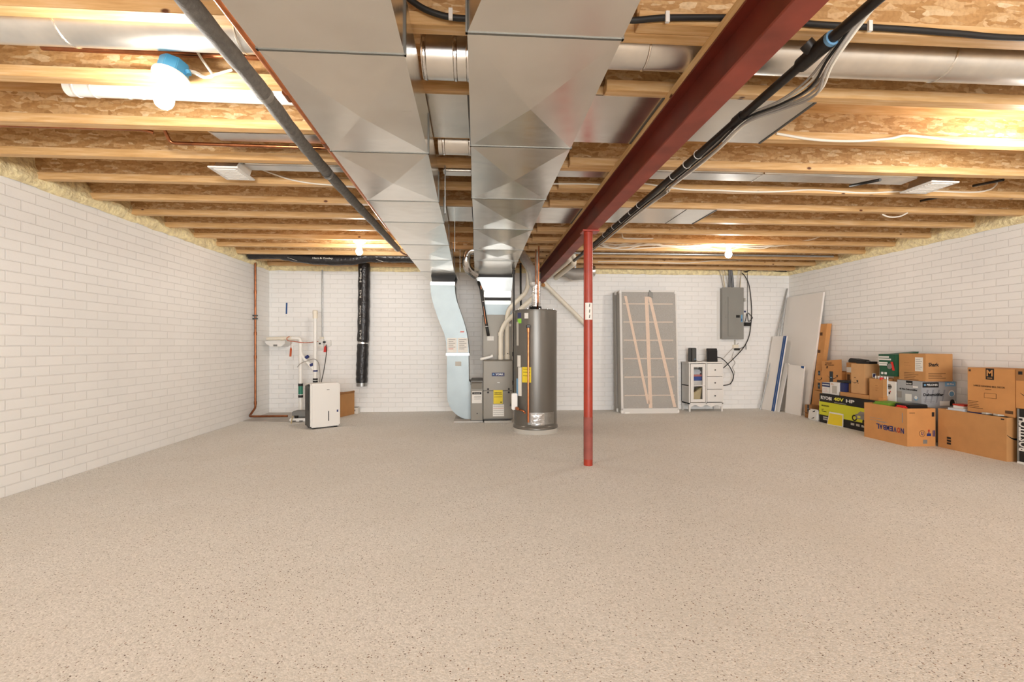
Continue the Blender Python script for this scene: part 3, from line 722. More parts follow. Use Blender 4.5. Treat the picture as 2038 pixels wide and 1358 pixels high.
MB().lathe([(.010, 0), (.026, 0), (.026, .03)], at(981, 709, Y=6.965), (-.97, 0, -.2), 16).build('open_end', 'white_pvc', t)
# flue pipes of the furnace
A_ = lambda x, y, d: tuple(at(x, y, Y=d))
t = thing('vent_pipe', 'cream plastic vent pipe rising from the furnace, nearer bend', 'pipe', (.3, 7.05, .93))
pv = [(at(996.5, 700, Y=7.02).x, 7.02, .931), A_(996.5, 662, 7.02), A_(1005, 643, 7.0), A_(1062, 592, 6.99), A_(1069, 582, 7.0), A_(1069, 490, 7.0)]
MB().tube(fillet(pv, .09), .034, 18).build('pipe', 'pvc', t)
for a, b in ((pv[0], .06), (pv[1], -.05)): MB().tube([a, (a[0], a[1], a[2] + b)], .039, 18).build('pipe_coupling', 'pvc', t)
t = thing('vent_pipe', 'cream plastic vent pipe rising behind the water heater to the joists', 'pipe', (.4, 7.07, .93))
x0 = at(1009, 700, Y=7.075).x
pv = [(x0, 7.075, .931), (x0, 7.075, at(1009, 632, Y=7.075).z), A_(1013, 615, 7.075), A_(1046, 583, 7.075), A_(1051, 568, 7.075), A_(1051, 470, 7.075)]
MB().tube(fillet(pv, .09), .034, 18).build('pipe', 'pvc', t)
MB().tube([pv[0], (x0, 7.075, 1.0)], .04, 18).build('pipe_coupling', 'pvc', t)
MB().lathe([(.008, 0), (.008, .002)], (x0 + .01, 7.04, 1.02), (0, -1, 0), 10).build('test_hole', 'print_black', t)
solo('vent_pipe', MB().tube(fillet([tuple(at(1103, 556, Z=2.33)), tuple(at(1143, 524, Z=2.33)), tuple(at(1143, 524, Z=2.33) + Vector((-.04, -.06, .16)))], .06), .04, 16), 'pvc', 'cream plastic vent pipe running back beside the red beam, farther from the beam', 'pipe')
solo('vent_pipe', MB().tube(fillet([tuple(at(1088, 555, Z=2.34)), tuple(at(1134, 516, Z=2.34)), tuple(at(1134, 516, Z=2.34) + Vector((-.04, -.06, .13)))], .06), .04, 16), 'pvc', 'cream plastic vent pipe running back beside the red beam, nearer the beam', 'pipe')
t = thing('drain_pipe', 'white plastic pipe slanting down the back wall behind the post', 'pipe', (1.5, 8.1, 1.4))
MB().tube([A_(1083, 564, 8.02), A_(1168, 648, 8.12)], .038, 18).build('pipe', 'pvc', t)
MB().tube([A_(1082, 563, 8.02), A_(1090, 571, 8.03)], .045, 18).build('pipe_coupling', 'pvc', t)
solo('pipe_stub', MB().lathe([(.0, -.02), (.028, -.012), (.034, 0), (.03, .03), (.01, .05)], at(1080, 567, Y=7.9), (.6, -.6, -.4), 16), 'cardboard_orange', 'small round orange plug at the end of the red beam', 'plug')
# flat round duct near the back wall
t = thing('metal_duct', 'grey metal duct lying under the last joists behind the post', 'duct', (1.6, 7.85, 2.25))
MB().tube([A_(1122, 540, 7.75), A_(1140, 546, 7.8), A_(1165, 545, 7.85), A_(1178, 540, 7.85)], [.06, .10, .10, .085], 24).build('duct_body', 'grey_sheet', t)
mb = MB(); ring(mb, at(1180, 540, Y=7.85), (1, 0, 0), .09, .05); mb.build('end_collar', 'galvanised_clean', t)
for x in (1145, 1168): q = at(x, 545, Y=7.84); MB().box(q.x - .012, q.x + .012, 7.838, 7.842, q.z + .09, 2.5).build('hanger', 'dull_metal', t)

# ------------------------------------------------------------------ water heater
WX, WY = .727, 6.25
t = thing('water_heater', 'tall grey cylindrical water heater on a round white base', 'water heater', (WX, WY, 0))
MB().lathe([(.30, 0), (.302, .045), (.296, .055)], (WX, WY, 0), n=56).build('base_pan', 'paper_grey', t)
MB().lathe([(.295, .055), (.300, .062), (.298, .085), (.285, .10), (.285, 1.585), (.289, 1.588), (.289, 1.60), (.28, 1.608), (.1, 1.622)], (WX, WY, 0), n=56).build('tank', 'heater_paint', t)
for a in (-150, -118, -85, -62, -35):
    MB().lathe([(.010, 0), (.010, .012), (.004, .016)], (WX + .272 * math.cos(R(a)), WY + .272 * math.sin(R(a)), 1.606), n=10).build('rim_bolt', 'bright_aluminium', t)
def wrap(a0, a1, z0, z1, mat, name, r=.2862, n=10):
    mb = MB(); vs = []
    for k in range(n + 1):
        a = R(a0 + (a1 - a0) * k / n)
        for z in (z0, z1): vs.append((WX + r * math.cos(a), WY + r * math.sin(a), z))
    mb.add(vs, [(2 * k, 2 * k + 2, 2 * k + 3, 2 * k + 1) for k in range(n)], True); return mb.build(name, mat, t)
def ang(px): return math.degrees(math.asin(max(-1, min(1, (px - 1066) / 43.0)))) - 96
def zz(py): return at(1050, py, Y=5.98).z
for x0_, x1_, y0_, y1_, m, nm in ((1040, 1057.5, 762, 731, 'yellow_label', 'energy_label'), (1044.5, 1052, 634, 623, 'paper_white', 'sticker'), (1031, 1038.5, 643, 634, 'green_label', 'sticker'), (1031, 1038, 632, 622, 'navy', 'sticker'),
        (1032, 1039, 790, 732, 'paper_white', 'warning_label'), (1030.5, 1037, 731, 708, 'paper_white', 'warning_label'), (1029, 1033, 688, 640, 'paper_grey', 'warning_label'), (1028.5, 1032, 790, 755, 'sticker_blue', 'warning_label')):
    s_ = wrap(ang(x0_), ang(x1_), zz(y0_), zz(y1_), m, nm)
    if nm == 'energy_label':
        for q in (735, 741, 748): wrap(ang(x0_ + 2), ang(x1_ - 2), zz(q + .8), zz(q), 'print_black', 'print_line', .2868, 5).parent = s_
wrap(ang(1051), ang(1102), zz(846), zz(822), 'dull_metal', 'foil_door', .2865, 14); wrap(ang(1058), ang(1083), zz(847), zz(823), 'bright_aluminium', 'foil_patch', .2872, 10)
px_ = WX - .125; py_ = WY - .30
tp = MB().tube(fillet([(px_, WY - .25, 1.375), (px_, py_, 1.375), (px_, py_, .16)], .03), .0125, 12).build('relief_pipe', 'bright_copper', t)
MB().lathe([(.024, -.03), (.026, 0), (.02, .03)], (px_, py_ + .02, 1.385), (0, -1, 0), 14).build('relief_valve', 'black_plastic', t); MB().lathe([(.018, 0), (.018, .05)], (px_, py_, 1.31), n=14).build('brass_fitting', 'bright_copper', tp)
gv = MB().box(WX - .33, WX - .255, WY - .20, WY - .10, .31, .52).build('gas_valve', 'white_plastic', t, .008)
MB().lathe([(.02, 0), (.024, .01), (.02, .05)], (WX - .27, WY - .205, .33), (.3, -1, 0), 12).build('valve_knob', 'copper', gv)
MB().tube(fillet([(WX - .23, WY - .2, .31), (WX - .18, WY - .25, .30), (WX - .16, WY - .24, .27)], .03), .011, 10).build('drain_cock', 'bright_copper', t)
MB().lathe([(.068, 1.622), (.075, 1.64), (.082, 1.655)], (WX, WY, 0), n=28, cap=False).build('draft_hood_skirt', 'black_plastic', t)
for a in (20, 110, 200, 290): MB().tube([(WX + .09 * math.cos(R(a)), WY + .09 * math.sin(R(a)), 1.615), (WX + .085 * math.cos(R(a)), WY + .085 * math.sin(R(a)), 1.66), (WX + .055 * math.cos(R(a)), WY + .055 * math.sin(R(a)), 1.67)], .006, 8).build('hood_leg', 'black_plastic', t)
t = thing('flue_pipe', 'shiny metal flue pipe rising from the water heater and bending left', 'pipe', (WX, WY, 1.66))
MB().lathe([(.058, 1.662), (.058, 1.99)], (WX + .01, WY, 0), n=28).build('straight_pipe', 'bright_aluminium', t)
fp = fillet([(WX + .01, WY, 1.985), A_(1062, 566, 6.25), A_(1060, 540, 6.28), A_(1046, 519, 6.45), A_(1030, 492, 6.75)], .09, 5)
MB().tube(fp, [.062 + .004 * (i % 2) for i in range(len(fp))], 24).build('adjustable_elbow', 'elbow_metal', t)
for z in (1.70, 1.84, 1.985): mb = MB(); ring(mb, (WX + .01, WY, z), (0, 0, 1), .059, .02); mb.build('joint_band', 'galvanised_clean', t)
pipe('copper_pipe', 'left of two copper riser pipes in front of the beam end', 'pipe', [A_(1066.5, 497, 6.12), A_(1066.5, 566, 6.12)], .009, 'copper')
pipe('copper_pipe', 'right of two copper riser pipes in front of the beam end', 'pipe', [A_(1072.5, 490, 6.10), A_(1070.5, 606, 6.12), (WX + .02, 6.2, 1.615)], .0105, 'copper', .05)
t = thing('gas_pipe', 'black iron gas pipe dropping between the furnace and the water heater', 'pipe', (.44, 6.55, .4))
gx = at(1022.5, 600, Y=6.55).x
MB().tube(fillet([(gx, 6.55, 2.197), (gx, 6.55, .42), (gx - .03, 6.45, .36), (WX - .34, WY - .14, .36)], .03), .0135, 12).build('pipe', 'black_pipe', t)
for z in (2.165, 1.02, .62): MB().tube([(gx, 6.55, z - .03), (gx, 6.55, z + .03)], .021, 12).build('pipe_coupling', 'black_pipe', t)
MB().tube([(gx, 6.55, .62), (gx + .02, 6.75, .62)], .012, 10).build('branch', 'black_pipe', t)
pipe('gas_pipe', 'thin black pipe hanging behind the right trunk end, left of the flue', 'pipe', [(at(1036, 505, Y=7.57).x, 7.57, 2.474), A_(1037, 640, 7.57)], .016, 'black_pipe')
t = thing('elbow_duct', 'round metal elbow curling into the right trunk near the furnace', 'duct', (-.15, 6.6, 2.2))
fp = fillet([A_(948, 498, 6.6), A_(931, 500, 6.6), A_(927, 520, 6.6), A_(930, 535, 6.65), A_(946, 548, 6.8)], .1, 5)
MB().tube(fp, [.056 + .003 * (i % 2) for i in range(len(fp))], 24).build('pipe', 'bright_aluminium', t)

# ------------------------------------------------------------------ sump corner
t = thing('copper_pipe', 'tall copper water pipe in the left back corner turning along the floor', 'pipe', (-3.5, 7.6, 0))
cx = -3.53
MB().tube(fillet([(cx, 7.62, 2.44), (cx, 7.62, .19), (cx + .005, 7.60, .16), (cx - .0, 7.44, .065), (cx + .03, 7.40, .06), (-2.95, 7.40, .06)], .03), .0165, 14).build('pipe', 'copper', t)
for z in (1.98, 1.33, .96, .24): MB().tube([(cx, 7.62, z - .025), (cx, 7.62, z + .025)], .0205, 14).build('pipe_coupling', 'copper', t)
MB().box(cx - .036, cx + .03, 7.60, 7.64, 1.55, 1.575).box(cx - .036, cx + .03, 7.60, 7.64, 1.60, 1.62).build('pipe_clamp', 'dark_grey', t)
t = thing('sump_pipe', 'white plastic discharge pipe with green check valve rising from the sump', 'pipe', (-2.93, 7.8, 0))
SX, SY = -2.925, 7.85
def zs_(py): return at(602, py, Y=SY).z
MB().tube(fillet([(SX, SY, .02), (SX, SY, zs_(674)), (-3.06, SY, zs_(673))], .05), .028, 18).build('riser', 'white_pvc', t)
MB().tube([(SX - .10, SY, zs_(673)), (-3.47, SY + .04, zs_(674.5))], .027, 18).build('outlet_arm', 'pvc', t)
for x in (-3.25, -3.08): MB().tube([(x, SY + .01, zs_(674)), (x + .06, SY + .01, zs_(674))], .032, 18).build('pipe_coupling', 'pvc', t)
MB().tube([(SX, SY, zs_(785)), (SX, SY, zs_(766))], .036, 18).build('check_valve', 'green_plastic', t)
for y in (766, 789): MB().tube([(SX, SY, zs_(y + 2.5)), (SX, SY, zs_(y - 2.5))], .038, 18).build('hose_clamp', 'black_rubber', t)
for y in (685, 710): MB().tube([(SX, SY, zs_(y + 3)), (SX, SY, zs_(y - 3))], .034, 18).build('pipe_coupling', 'white_pvc', t)
X2 = at(627.5, 700, Y=SY).x
MB().tube(fillet([(SX, SY, zs_(700)), (SX + .02, SY, zs_(708)), (X2 - .03, SY, zs_(735)), (X2, SY, zs_(742))], .04), .028, 16).build('wye_branch', 'white_pvc', t)
for a, b in ((611, 711), (620, 727)): q = at(a, b, Y=SY); MB().tube([q - Vector((.012, 0, -.016)), q + Vector((.012, 0, -.016))], .034, 16).build('purple_joint', 'print_blue', t)
t = thing('sump_pipe', 'taller white plastic vent pipe with a capped top beside the sump', 'pipe', (X2, SY, 0))
MB().tube([(X2, SY, .1), (X2, SY, zs_(632))], .0275, 18).build('riser', 'white_pvc', t)
MB().lathe([(.037, zs_(634)), (.037, zs_(625)), (.041, zs_(625)), (.041, zs_(619)), (.03, zs_(617.5))], (X2, SY, 0), n=20).build('cap', 'pvc', t)
MB().tube([(X2, SY, zs_(742)), (X2, SY, zs_(720))], .036, 18).build('wye_fitting', 'white_pvc', t)
MB().tube([(X2, SY, zs_(740)), (X2, SY, zs_(737))], .037, 18).build('purple_joint', 'print_blue', t)
for y in (755, 760): MB().tube([(X2, SY, zs_(y + 1.6)), (X2, SY, zs_(y - 1.6))], .038, 18).build('hose_clamp', 'black_rubber', t)
t = thing('sump_pump_lid', 'grey pump housing and white base at the foot of the sump pipes', 'sump pump', (-2.85, 7.3, 0))
MB().box(-2.83, -2.55, 7.25, 7.45, .07, .15).build('housing', 'mid_grey', t, .01)
MB().box(-2.85, -2.50, 7.20, 7.5, .006, .05).build('base', 'white_plastic', t, .01)
MB().lathe([(.025, .05), (.03, .09)], (-2.76, 7.24, 0), n=14).build('knob', 'black_plastic', t)
for k in range(2): MB().box(-2.80 + .1 * k, -2.75 + .1 * k, 7.19, 7.2, .01, .02).build('slot', 'black_plastic', t)
cable('thin beige hose curling from the wall to the sump pump lid', [A_(608, 817, 7.6), A_(590, 821, 7.4), A_(582, 832, 7.2), A_(579, 848, 7.0)], .008, 'beige_cloth')
cable('red cord looping around the sump outlet arm', [A_(576, 670, 7.78), A_(571, 673, 7.78), A_(573, 678, 7.78), A_(585, 680, 7.79), A_(602, 682, 7.8), A_(615, 682, 7.85), A_(633, 680, 8.1)], .006, 'orange_tag')
solo('pump_tag', MB().prism([(a.x, a.z) for a in (at(579, 690, Y=7.8), at(581, 695, Y=7.8), at(580, 710, Y=7.8), at(576, 710, Y=7.8), at(577, 695, Y=7.8))], 'Y', 7.798, 7.802).tube([A_(579, 690, 7.8), A_(579, 679, 7.8)], .003, 6), 'orange_tag', 'orange plastic tag hanging from the sump outlet arm', 'tag')
cable('thin grey cord tied around the sump pipes', [A_(592, 731, 7.8), A_(598, 724, 7.79), A_(610, 719, 7.8), A_(625, 715, 7.8), A_(634, 723, 7.85), A_(637, 745, 7.9), A_(636, 762, 7.9)], .006, 'cable_grey')
t = thing('pump_alarm', 'small white alarm box with a dark button on the back wall', 'alarm box', (-2.7, 8.17, 1.05))
q0, q1 = at(632, 695, Y=8.16), at(644, 675, Y=8.16)
MB().box(q0.x, q1.x, 8.15, 8.2, q0.z, q1.z).build('case', 'white_plastic', t, .005); MB().box(q0.x + .01, q1.x - .01, 8.148, 8.151, q0.z + .02, q0.z + .05).build('print_area', 'paper_white', t)
MB().box(q0.x + .03, q0.x + .055, 8.145, 8.151, q1.z - .09, q1.z - .065).build('button', 'print_black', t)
q = at(640, 673, Y=8.16); MB().box(q.x - .03, q.x + .03, 8.15, 8.2, q.z - .015, q.z + .02).build('junction_box', 'pvc', t, .004)
t = thing('plug_adapter', 'white wall outlet with plugs and a red tag beside the alarm box', 'outlet', (-2.58, 8.17, 1.1))
q = at(653, 683, Y=8.16); MB().box(q.x - .045, q.x + .045, 8.14, 8.2, q.z - .05, q.z + .05).build('outlet_box', 'white_plastic', t, .006)
MB().box(q.x - .07, q.x - .03, 8.10, 8.14, q.z - .0, q.z + .03).build('plug', 'black_plastic', t, .004)
q = at(647.5, 695, Y=8.1); MB().prism([(q.x - .03, q.z - .05), (q.x + .025, q.z - .05), (q.x + .03, q.z + .03), (q.x, q.z + .06), (q.x - .02, q.z + .03)], 'Y', 8.098, 8.103).build('red_tag', 'red_tag', t)
cable('black power cord hanging from the outlet down behind the dehumidifier', [A_(649, 686, 8.08), A_(650, 700, 8.05), A_(645, 735, 7.8), A_(639, 762, 7.2)], .007, 'cable_black')
pipe('steel_conduit', 'grey conduit dropping from the ceiling to the alarm box', 'conduit', [A_(641.5, 530, 8.18), A_(641.5, 673, 8.18)], .011, 'dull_metal')
t = thing('wall_tray', 'white plastic cover on the corner wall under the sump outlet arm', 'cover', (-3.4, 8.0, 1.1))
MB().prism([(a.x, a.z) for a in (at(527, 679, Y=7.9), at(567, 677, Y=7.9), at(567, 684, Y=7.9), at(560, 690, Y=7.9), at(538, 690, Y=7.9), at(528, 684, Y=7.9))], 'Y', 7.9, 8.2).build('case', 'white_plastic', t, .006)
q = at(548, 689, Y=7.9); MB().box(q.x - .03, q.x + .03, 7.893, 7.9, q.z - .003, q.z + .025).build('socket_face', 'mid_grey', t)
solo('tape_strip', MB().slab(at(568.5, 625, Y=8.199), Vector((1, 0, .02)), Vector((.03, 0, 1)), Vector((0, -1, 0)), .025, .19, .001), 'blue_tape', 'short strip of blue painter tape stuck on the back wall', 'tape')

t = thing('dehumidifier', 'white portable dehumidifier with dark sides standing on the carpet', 'dehumidifier', (-2.15, 6.7, 0))
a0 = Vector((-2.29, 6.505, 0)); a1 = Vector((-1.965, 6.735, 0)); u = (a1 - a0).normalized(); n_ = Vector((-u.y, u.x, 0)); W_ = (a1 - a0).length
def dbox(x0, x1, y0, y1, z0, z1):
    pts = []
    for z in (z0, z1):
        for x, y in ((x0, y0), (x1, y0), (x1, y1), (x0, y1)): pts.append(a0 + u * x + n_ * y + Vector((0, 0, z)))
    return MB().hexa(pts)
dbox(.0, W_, 0, .06, .02, .62).build('front_cover', 'white_plastic', t, .018)
dbox(-.004, W_ - .01, .055, .27, .015, .605).build('body', 'dark_grey', t, .02)
dbox(0, W_ - .012, .06, .265, .60, .618).build('top_cover', 'white_plastic', t, .008)
dbox(-.008, -.002, .09, .24, .25, .55).build('side_grille', 'black_plastic', t, .003)
dbox(-.01, .02, .07, .12, .575, .612).build('grip', 'black_plastic', t, .006)
dbox(W_ * .58, W_ * .605, -.004, .002, .10, .235).build('water_window', 'print_black', t)
dbox(W_ * .87, W_ * .92, -.003, .002, .215, .245).build('energy_badge', 'print_blue', t)
for x in (.03, W_ - .07):
    for y in (.04, .2): dbox(x, x + .04, y, y + .04, 0, .022).build('caster', 'black_plastic', t)
lt = dbox(W_ * .53, W_ * .62, -.0015, .001, .525, .535).build('logo_plate', 'print_grey', t)
solo_t = thing('cardboard_box', 'tall brown cardboard box behind the white dehumidifier', 'box', (-2.1, 7.85, 0))
b0, b1 = at(679, 829, Z=0), at(696, 823, Z=0)
MB().hexa([(-2.42, 7.62, 0), (-2.22, 7.62, 0), (-2.10, 7.98, 0), (-2.40, 8.05, 0), (-2.42, 7.62, .36), (-2.22, 7.62, .36), (-2.10, 7.98, .36), (-2.40, 8.05, .36)]).build('carton', 'cardboard', solo_t, .003)
MB().hexa([(-2.225, 7.615, .36), (-2.217, 7.615, .36), (-2.095, 7.98, .36), (-2.105, 7.98, .36), (-2.255, 7.63, .385), (-2.245, 7.63, .385), (-2.1, 7.98, .39), (-2.11, 7.98, .39)]).build('flap', 'cardboard_dark', solo_t)
t = thing('small_carton', 'small grey and white carton on the floor by the back wall', 'box', (-2.12, 8.07, 0))
MB().box(-2.17, -2.05, 8.0, 8.13, 0, .10).build('carton', 'paper_white', t, .003); MB().box(-2.165, -2.055, 8.01, 8.12, .10, .103).build('lid', 'mid_grey', t)
MB().box(-2.13, -2.09, 7.997, 8.0, .04, .07).build('print_area', 'print_grey', t)
# flexible duct
t = thing('flexible_duct', 'black insulated flexible duct hanging down the back wall', 'duct', (-1.97, 8.08, .45))
fp = [A_(725, 525, 8.06), A_(724.5, 560, 8.06), A_(724, 600, 8.06), A_(723.5, 640, 8.06), A_(722.5, 676, 8.06), A_(722, 682, 8.06)]
rr = [.10, .098, .095, .096, .092, .08]
fq = spline(fp, 4)
MB().tube(fq, [.096 + .004 * math.sin(i * 1.7) - (.015 if i > 18 else 0) for i in range(len(fq))], 22).build('upper_sleeve', 'flex_black', t)
fp = [A_(722, 683, 8.06), A_(722, 690, 8.06), A_(721, 720, 8.06), A_(720, 745, 8.06), A_(720, 762, 8.06)]
fq = spline(fp, 4)
MB().tube(fq, [(.083, .09, .094)[min(i // 2, 2)] + .004 * math.sin(i * 2.3) for i in range(len(fq))], 22).build('lower_sleeve', 'flex_black', t)
MB().tube([A_(722, 680.5, 8.06), A_(722, 684.5, 8.06)], .087, 22).build('tape_band', 'bright_aluminium', t); MB().tube([A_(720, 760, 8.06), A_(720, 769, 8.06)], .085, 22).build('metal_end', 'dull_metal', t)
up = Vector((0, 0, 1))
def vtext(s, px, y0_, y1_, w=.03, m='paper_grey'):
    a, b = at(px, y1_, Y=7.958), at(px, y0_, Y=7.958)
    letters(s, (a.x + w / 2, 7.957, a.z), (0, 0, 1), (-1, 0, 0), b.z - a.z, w, m, t)
vtext('Hart & Cooley', 717, 608, 645, .032); vtext('R-4.2', 717.5, 577, 593, .03); vtext('R-4.2', 717.5, 657, 675, .03); vtext('Hart', 717.5, 534, 562, .032)
t = thing('flexible_duct', 'black insulated flexible duct lying in the joist bay along the back', 'duct', (-2.2, 7.33, 2.45))
fp = [(-3.5, 7.36, 2.53), (-3.1, 7.36, 2.54), (-2.85, 7.35, 2.50), (-2.45, 7.34, 2.455), (-2.0, 7.34, 2.455), (-1.75, 7.34, 2.50), (-1.4, 7.34, 2.505), (-.9, 7.34, 2.50)]
fq = spline(fp, 5); MB().tube(fq, [.085 + .004 * math.sin(i * 1.9) for i in range(len(fq))], 20).build('sleeve', 'flex_black', t)
a = at(622, 517, Y=7.248); letters('Hart & Cooley', (a.x, 7.247, 2.435), (1, 0, 0), (0, 0, 1), .30, .035, 'paper_grey', t)
for x in (-2.9, -1.62): MB().slab((x, 7.27, 2.462), Vector((.9, 0, -.3)).normalized(), Vector((0, 1, 0)), Vector((.3, 0, .9)).normalized(), .14, .02, .003).build('strap', 'paper_white', t)
# ------------------------------------------------------------------ box springs
def box_spring(label, y0, thick, x0, x1, lean, h, front):
    t = thing('box_spring', label, 'box spring', ((x0 + x1) / 2, y0, 0), (-lean, 0, 0))
    base = Vector(((x0 + x1) / 2, y0, 0)); rm = Matrix.Rotation(-lean, 3, 'X')
    def bx(a, b, c, d, e, f):
        m_ = MB().box(a, b, c, d, e, f); m_.v = [base + rm @ (p - base) for p in m_.v]; return m_
    e = .035
    mb = bx(x0, x1, y0 + .02, y0 + thick, 0, h); mb.build('side_panels', 'spring_fabric', t, .012)
    if front:
        fr = MB()
        for a in ((x0, x0 + e, y0, y0 + .03, 0, h), (x1 - e * .6, x1, y0, y0 + .03, 0, h), (x0, x1, y0, y0 + .03, h - .03, h), (x0, x1, y0, y0 + .03, 0, .085)):
            q = bx(*a); fr.add(q.v, q.f)
        fr.build('border', 'spring_white', t, .004)
        bx(x0 + .02, x1 - .02, y0 + .002, y0 + .004, .08, h - .02).build('dust_cover', 'dust_cloth', t); bx(x0 + .03, x1 - .03, y0 + .017, y0 + .0195, .08, h - .03).build('inner_lining', 'spring_inner', t)
        for k in range(6): z = .29 + k * .31; bx(x0 + .06, x1 - .07, y0 + .0012, y0 + .003, z, z + .022).build('cross_slat', 'slat_faint', t)
        def diag(xa, za, xb, zb, wd):
            m_ = MB().slab(Vector((xa, y0 + .0008, za)), Vector((1, 0, 0)), Vector((xb - xa, 0, zb - za)).normalized(), Vector((0, -1, 0)), wd, math.hypot(xb - xa, zb - za), -.0015)
            m_.v = [base + rm @ (p - base) for p in m_.v]; m_.build('long_slat', 'slat_cloth', t)
        W_ = x1 - x0
        diag(x0 + .08, h - .1, x0 + W_ * .445, .16, .045); diag(x0 + W_ * .44, h - .11, x0 + W_ * .475, .09, .062); diag(x0 + W_ * .50, h - .11, x0 + W_ * .90, .10, .055)
    for x in (x0 - .004, x1 - .036):
        for z in (-.0, h - .06, ): bx(x, x + .04, y0 - .006, y0 + .05, max(z, .001), z + .062).build('corner_guard', 'white_plastic', t, .006)
    bx(x0 + .06, x0 + .14, y0 - .005, y0 + .04, -.0 + .001, .03).build('corner_guard', 'white_plastic', t, .004)
    return t
BX0, BX1 = 2.345, 3.335
box_spring('front box spring leaning on the back wall, pale slats showing through its cover', 7.715, .19, BX0, BX1, R(3.2), 2.085, True)
box_spring('rear grey box spring squeezed between the front one and the back wall', 7.912, .16, BX0 - .015, BX1 - .02, R(3.2), 2.085, False)
q = Vector((2.84, 7.825, 2.085))
solo('cloth_tab', MB().hexa([(q.x, q.y - .015, q.z - .1), (q.x + .08, q.y - .015, q.z - .14), (q.x + .085, q.y - .01, q.z - .06), (q.x + .02, q.y - .01, q.z), (q.x, q.y - .005, q.z - .1), (q.x + .08, q.y - .005, q.z - .14), (q.x + .085, q.y, q.z - .06), (q.x + .02, q.y, q.z)]), 'mid_grey', 'folded grey fabric tab at the top of the front box spring', 'fabric tab')

# ------------------------------------------------------------------ small white cabinet with modem and router
t = thing('storage_cabinet', 'small white cabinet with a glass door and three drawers by the back wall', 'cabinet', (3.88, 8.0, 0))
cx0, cx1, cy0, cy1, ch = 3.575, 4.185, 7.87, 8.17, .855
cb = MB()
cb.box(cx0, cx0 + .02, cy0, cy1, .13, ch - .02).box(cx1 - .02, cx1, cy0, cy1, .13, ch - .02).box(cx0, cx1, cy1 - .015, cy1, .13, ch - .02).box(cx0, cx1, cy0, cy1, .13, .15).box(cx0 + .3, cx0 + .315, cy0, cy1, .13, ch - .02).box(cx0, cx0 + .3, cy0 + .02, cy1, .44, .455)
cb.build('carcass', 'white_paint', t)
MB().box(cx0 - .015, cx1 + .015, cy0 - .02, cy1 + .01, ch - .02, ch).build('top', 'white_paint', t, .005)
for x in (cx0, cx1 - .035):
    for y in (cy0, cy1 - .035): MB().hexa([(x + .006, y + .006, 0), (x + .029, y + .006, 0), (x + .029, y + .029, 0), (x + .006, y + .029, 0), (x, y, .14), (x + .035, y, .14), (x + .035, y + .035, .14), (x, y + .035, .14)]).build('leg', 'white_paint', t)
ap = [(cx0 + .02, .15)] + [(cx0 + .02 + (cx1 - cx0 - .04) * k / 24, .095 - .018 * math.cos(k / 24 * 2 * math.pi * 3) + (.02 if k in (0, 24) else 0)) for k in range(25)] + [(cx1 - .02, .15)]
MB().prism(ap, 'Y', cy0 + .004, cy0 + .016).build('scalloped_apron', 'white_paint', t)
dx0, dx1, dz0, dz1 = cx0 + .025, cx0 + .285, .165, ch - .035
d = MB(); st = .052
d.box(dx0, dx0 + st, cy0 - .016, cy0, dz0, dz1).box(dx1 - st, dx1, cy0 - .016, cy0, dz0, dz1).box(dx0 + st, dx1 - st, cy0 - .016, cy0, dz0, dz0 + st).box(dx0 + st, dx1 - st, cy0 - .016, cy0, dz1 - st, dz1)
dd = d.build('door', 'white_paint', t)
MB().box(dx0 + st, dx1 - st, cy0 - .009, cy0 - .006, dz0 + st, dz1 - st).build('glass_pane', 'clear_glass', dd)
MB().box(dx0 + st, dx1 - st, cy0 - .012, cy0 - .004, .44, .455).build('glazing_bar', 'white_paint', dd)
MB().lathe([(.006, 0), (.011, .015), (.008, .022)], (dx1 - .02, cy0 - .016, .45), (0, -1, 0), 14).build('knob', 'white_paint', dd)
for k in range(3):
    z = .165 + .223 * k
    dr = MB().box(cx0 + .32, cx1 - .022, cy0 - .012, cy0 + .2, z, z + .215).build('drawer', 'white_paint', t, .003)
    MB().lathe([(.007, 0), (.012, .012), (.009, .02)], ((cx0 + .32 + cx1 - .022) / 2, cy0 - .012, z + .108), (0, -1, 0), 14).build('knob', 'black_plastic', dr)
solo('folded_cloth', MB().box(cx0 + .06, cx0 + .27, cy0 + .06, cy0 + .22, .53, .57).box(cx0 + .05, cx0 + .28, cy0 + .05, cy0 + .22, .57, .60), 'blue_cloth', 'folded blue cloth behind the upper cabinet pane', 'cloth', bevel=.01)
solo('folded_cloth', MB().box(cx0 + .055, cx0 + .275, cy0 + .055, cy0 + .22, .601, .635), 'pink', 'folded pink cloth on top of the blue one in the cabinet', 'cloth', bevel=.01)
solo('plastic_bag', MB().box(cx0 + .06, cx0 + .26, cy0 + .06, cy0 + .22, .636, .72), 'bag_clear', 'pale plastic bag on the pink cloth in the cabinet', 'bag', bevel=.025)
solo('white_carton', MB().box(cx0 + .10, cx0 + .27, cy0 + .04, cy0 + .2, .456, .529), 'box_white', 'white carton on the cabinet shelf under the blue cloth', 'box', bevel=.004)
solo('paper_bag', MB().hexa([(cx0 + .05, cy0 + .05, .152), (cx0 + .22, cy0 + .05, .152), (cx0 + .24, cy0 + .2, .152), (cx0 + .05, cy0 + .2, .152), (cx0 + .08, cy0 + .06, .30), (cx0 + .27, cy0 + .06, .42), (cx0 + .27, cy0 + .19, .42), (cx0 + .08, cy0 + .19, .30)]), 'beige_cloth', 'beige bag slumped behind the lower cabinet pane', 'bag', bevel=.01)
t = thing('modem', 'slim black modem standing on the white cabinet at left', 'modem', (3.69, 7.98, ch))
MB().box(3.642, 3.738, 7.93, 8.06, ch, ch + .245).build('case', 'black_plastic', t, .008); MB().box(3.66, 3.72, 7.925, 7.931, ch + .02, ch + .235).build('front_face', 'dark_grey', t)
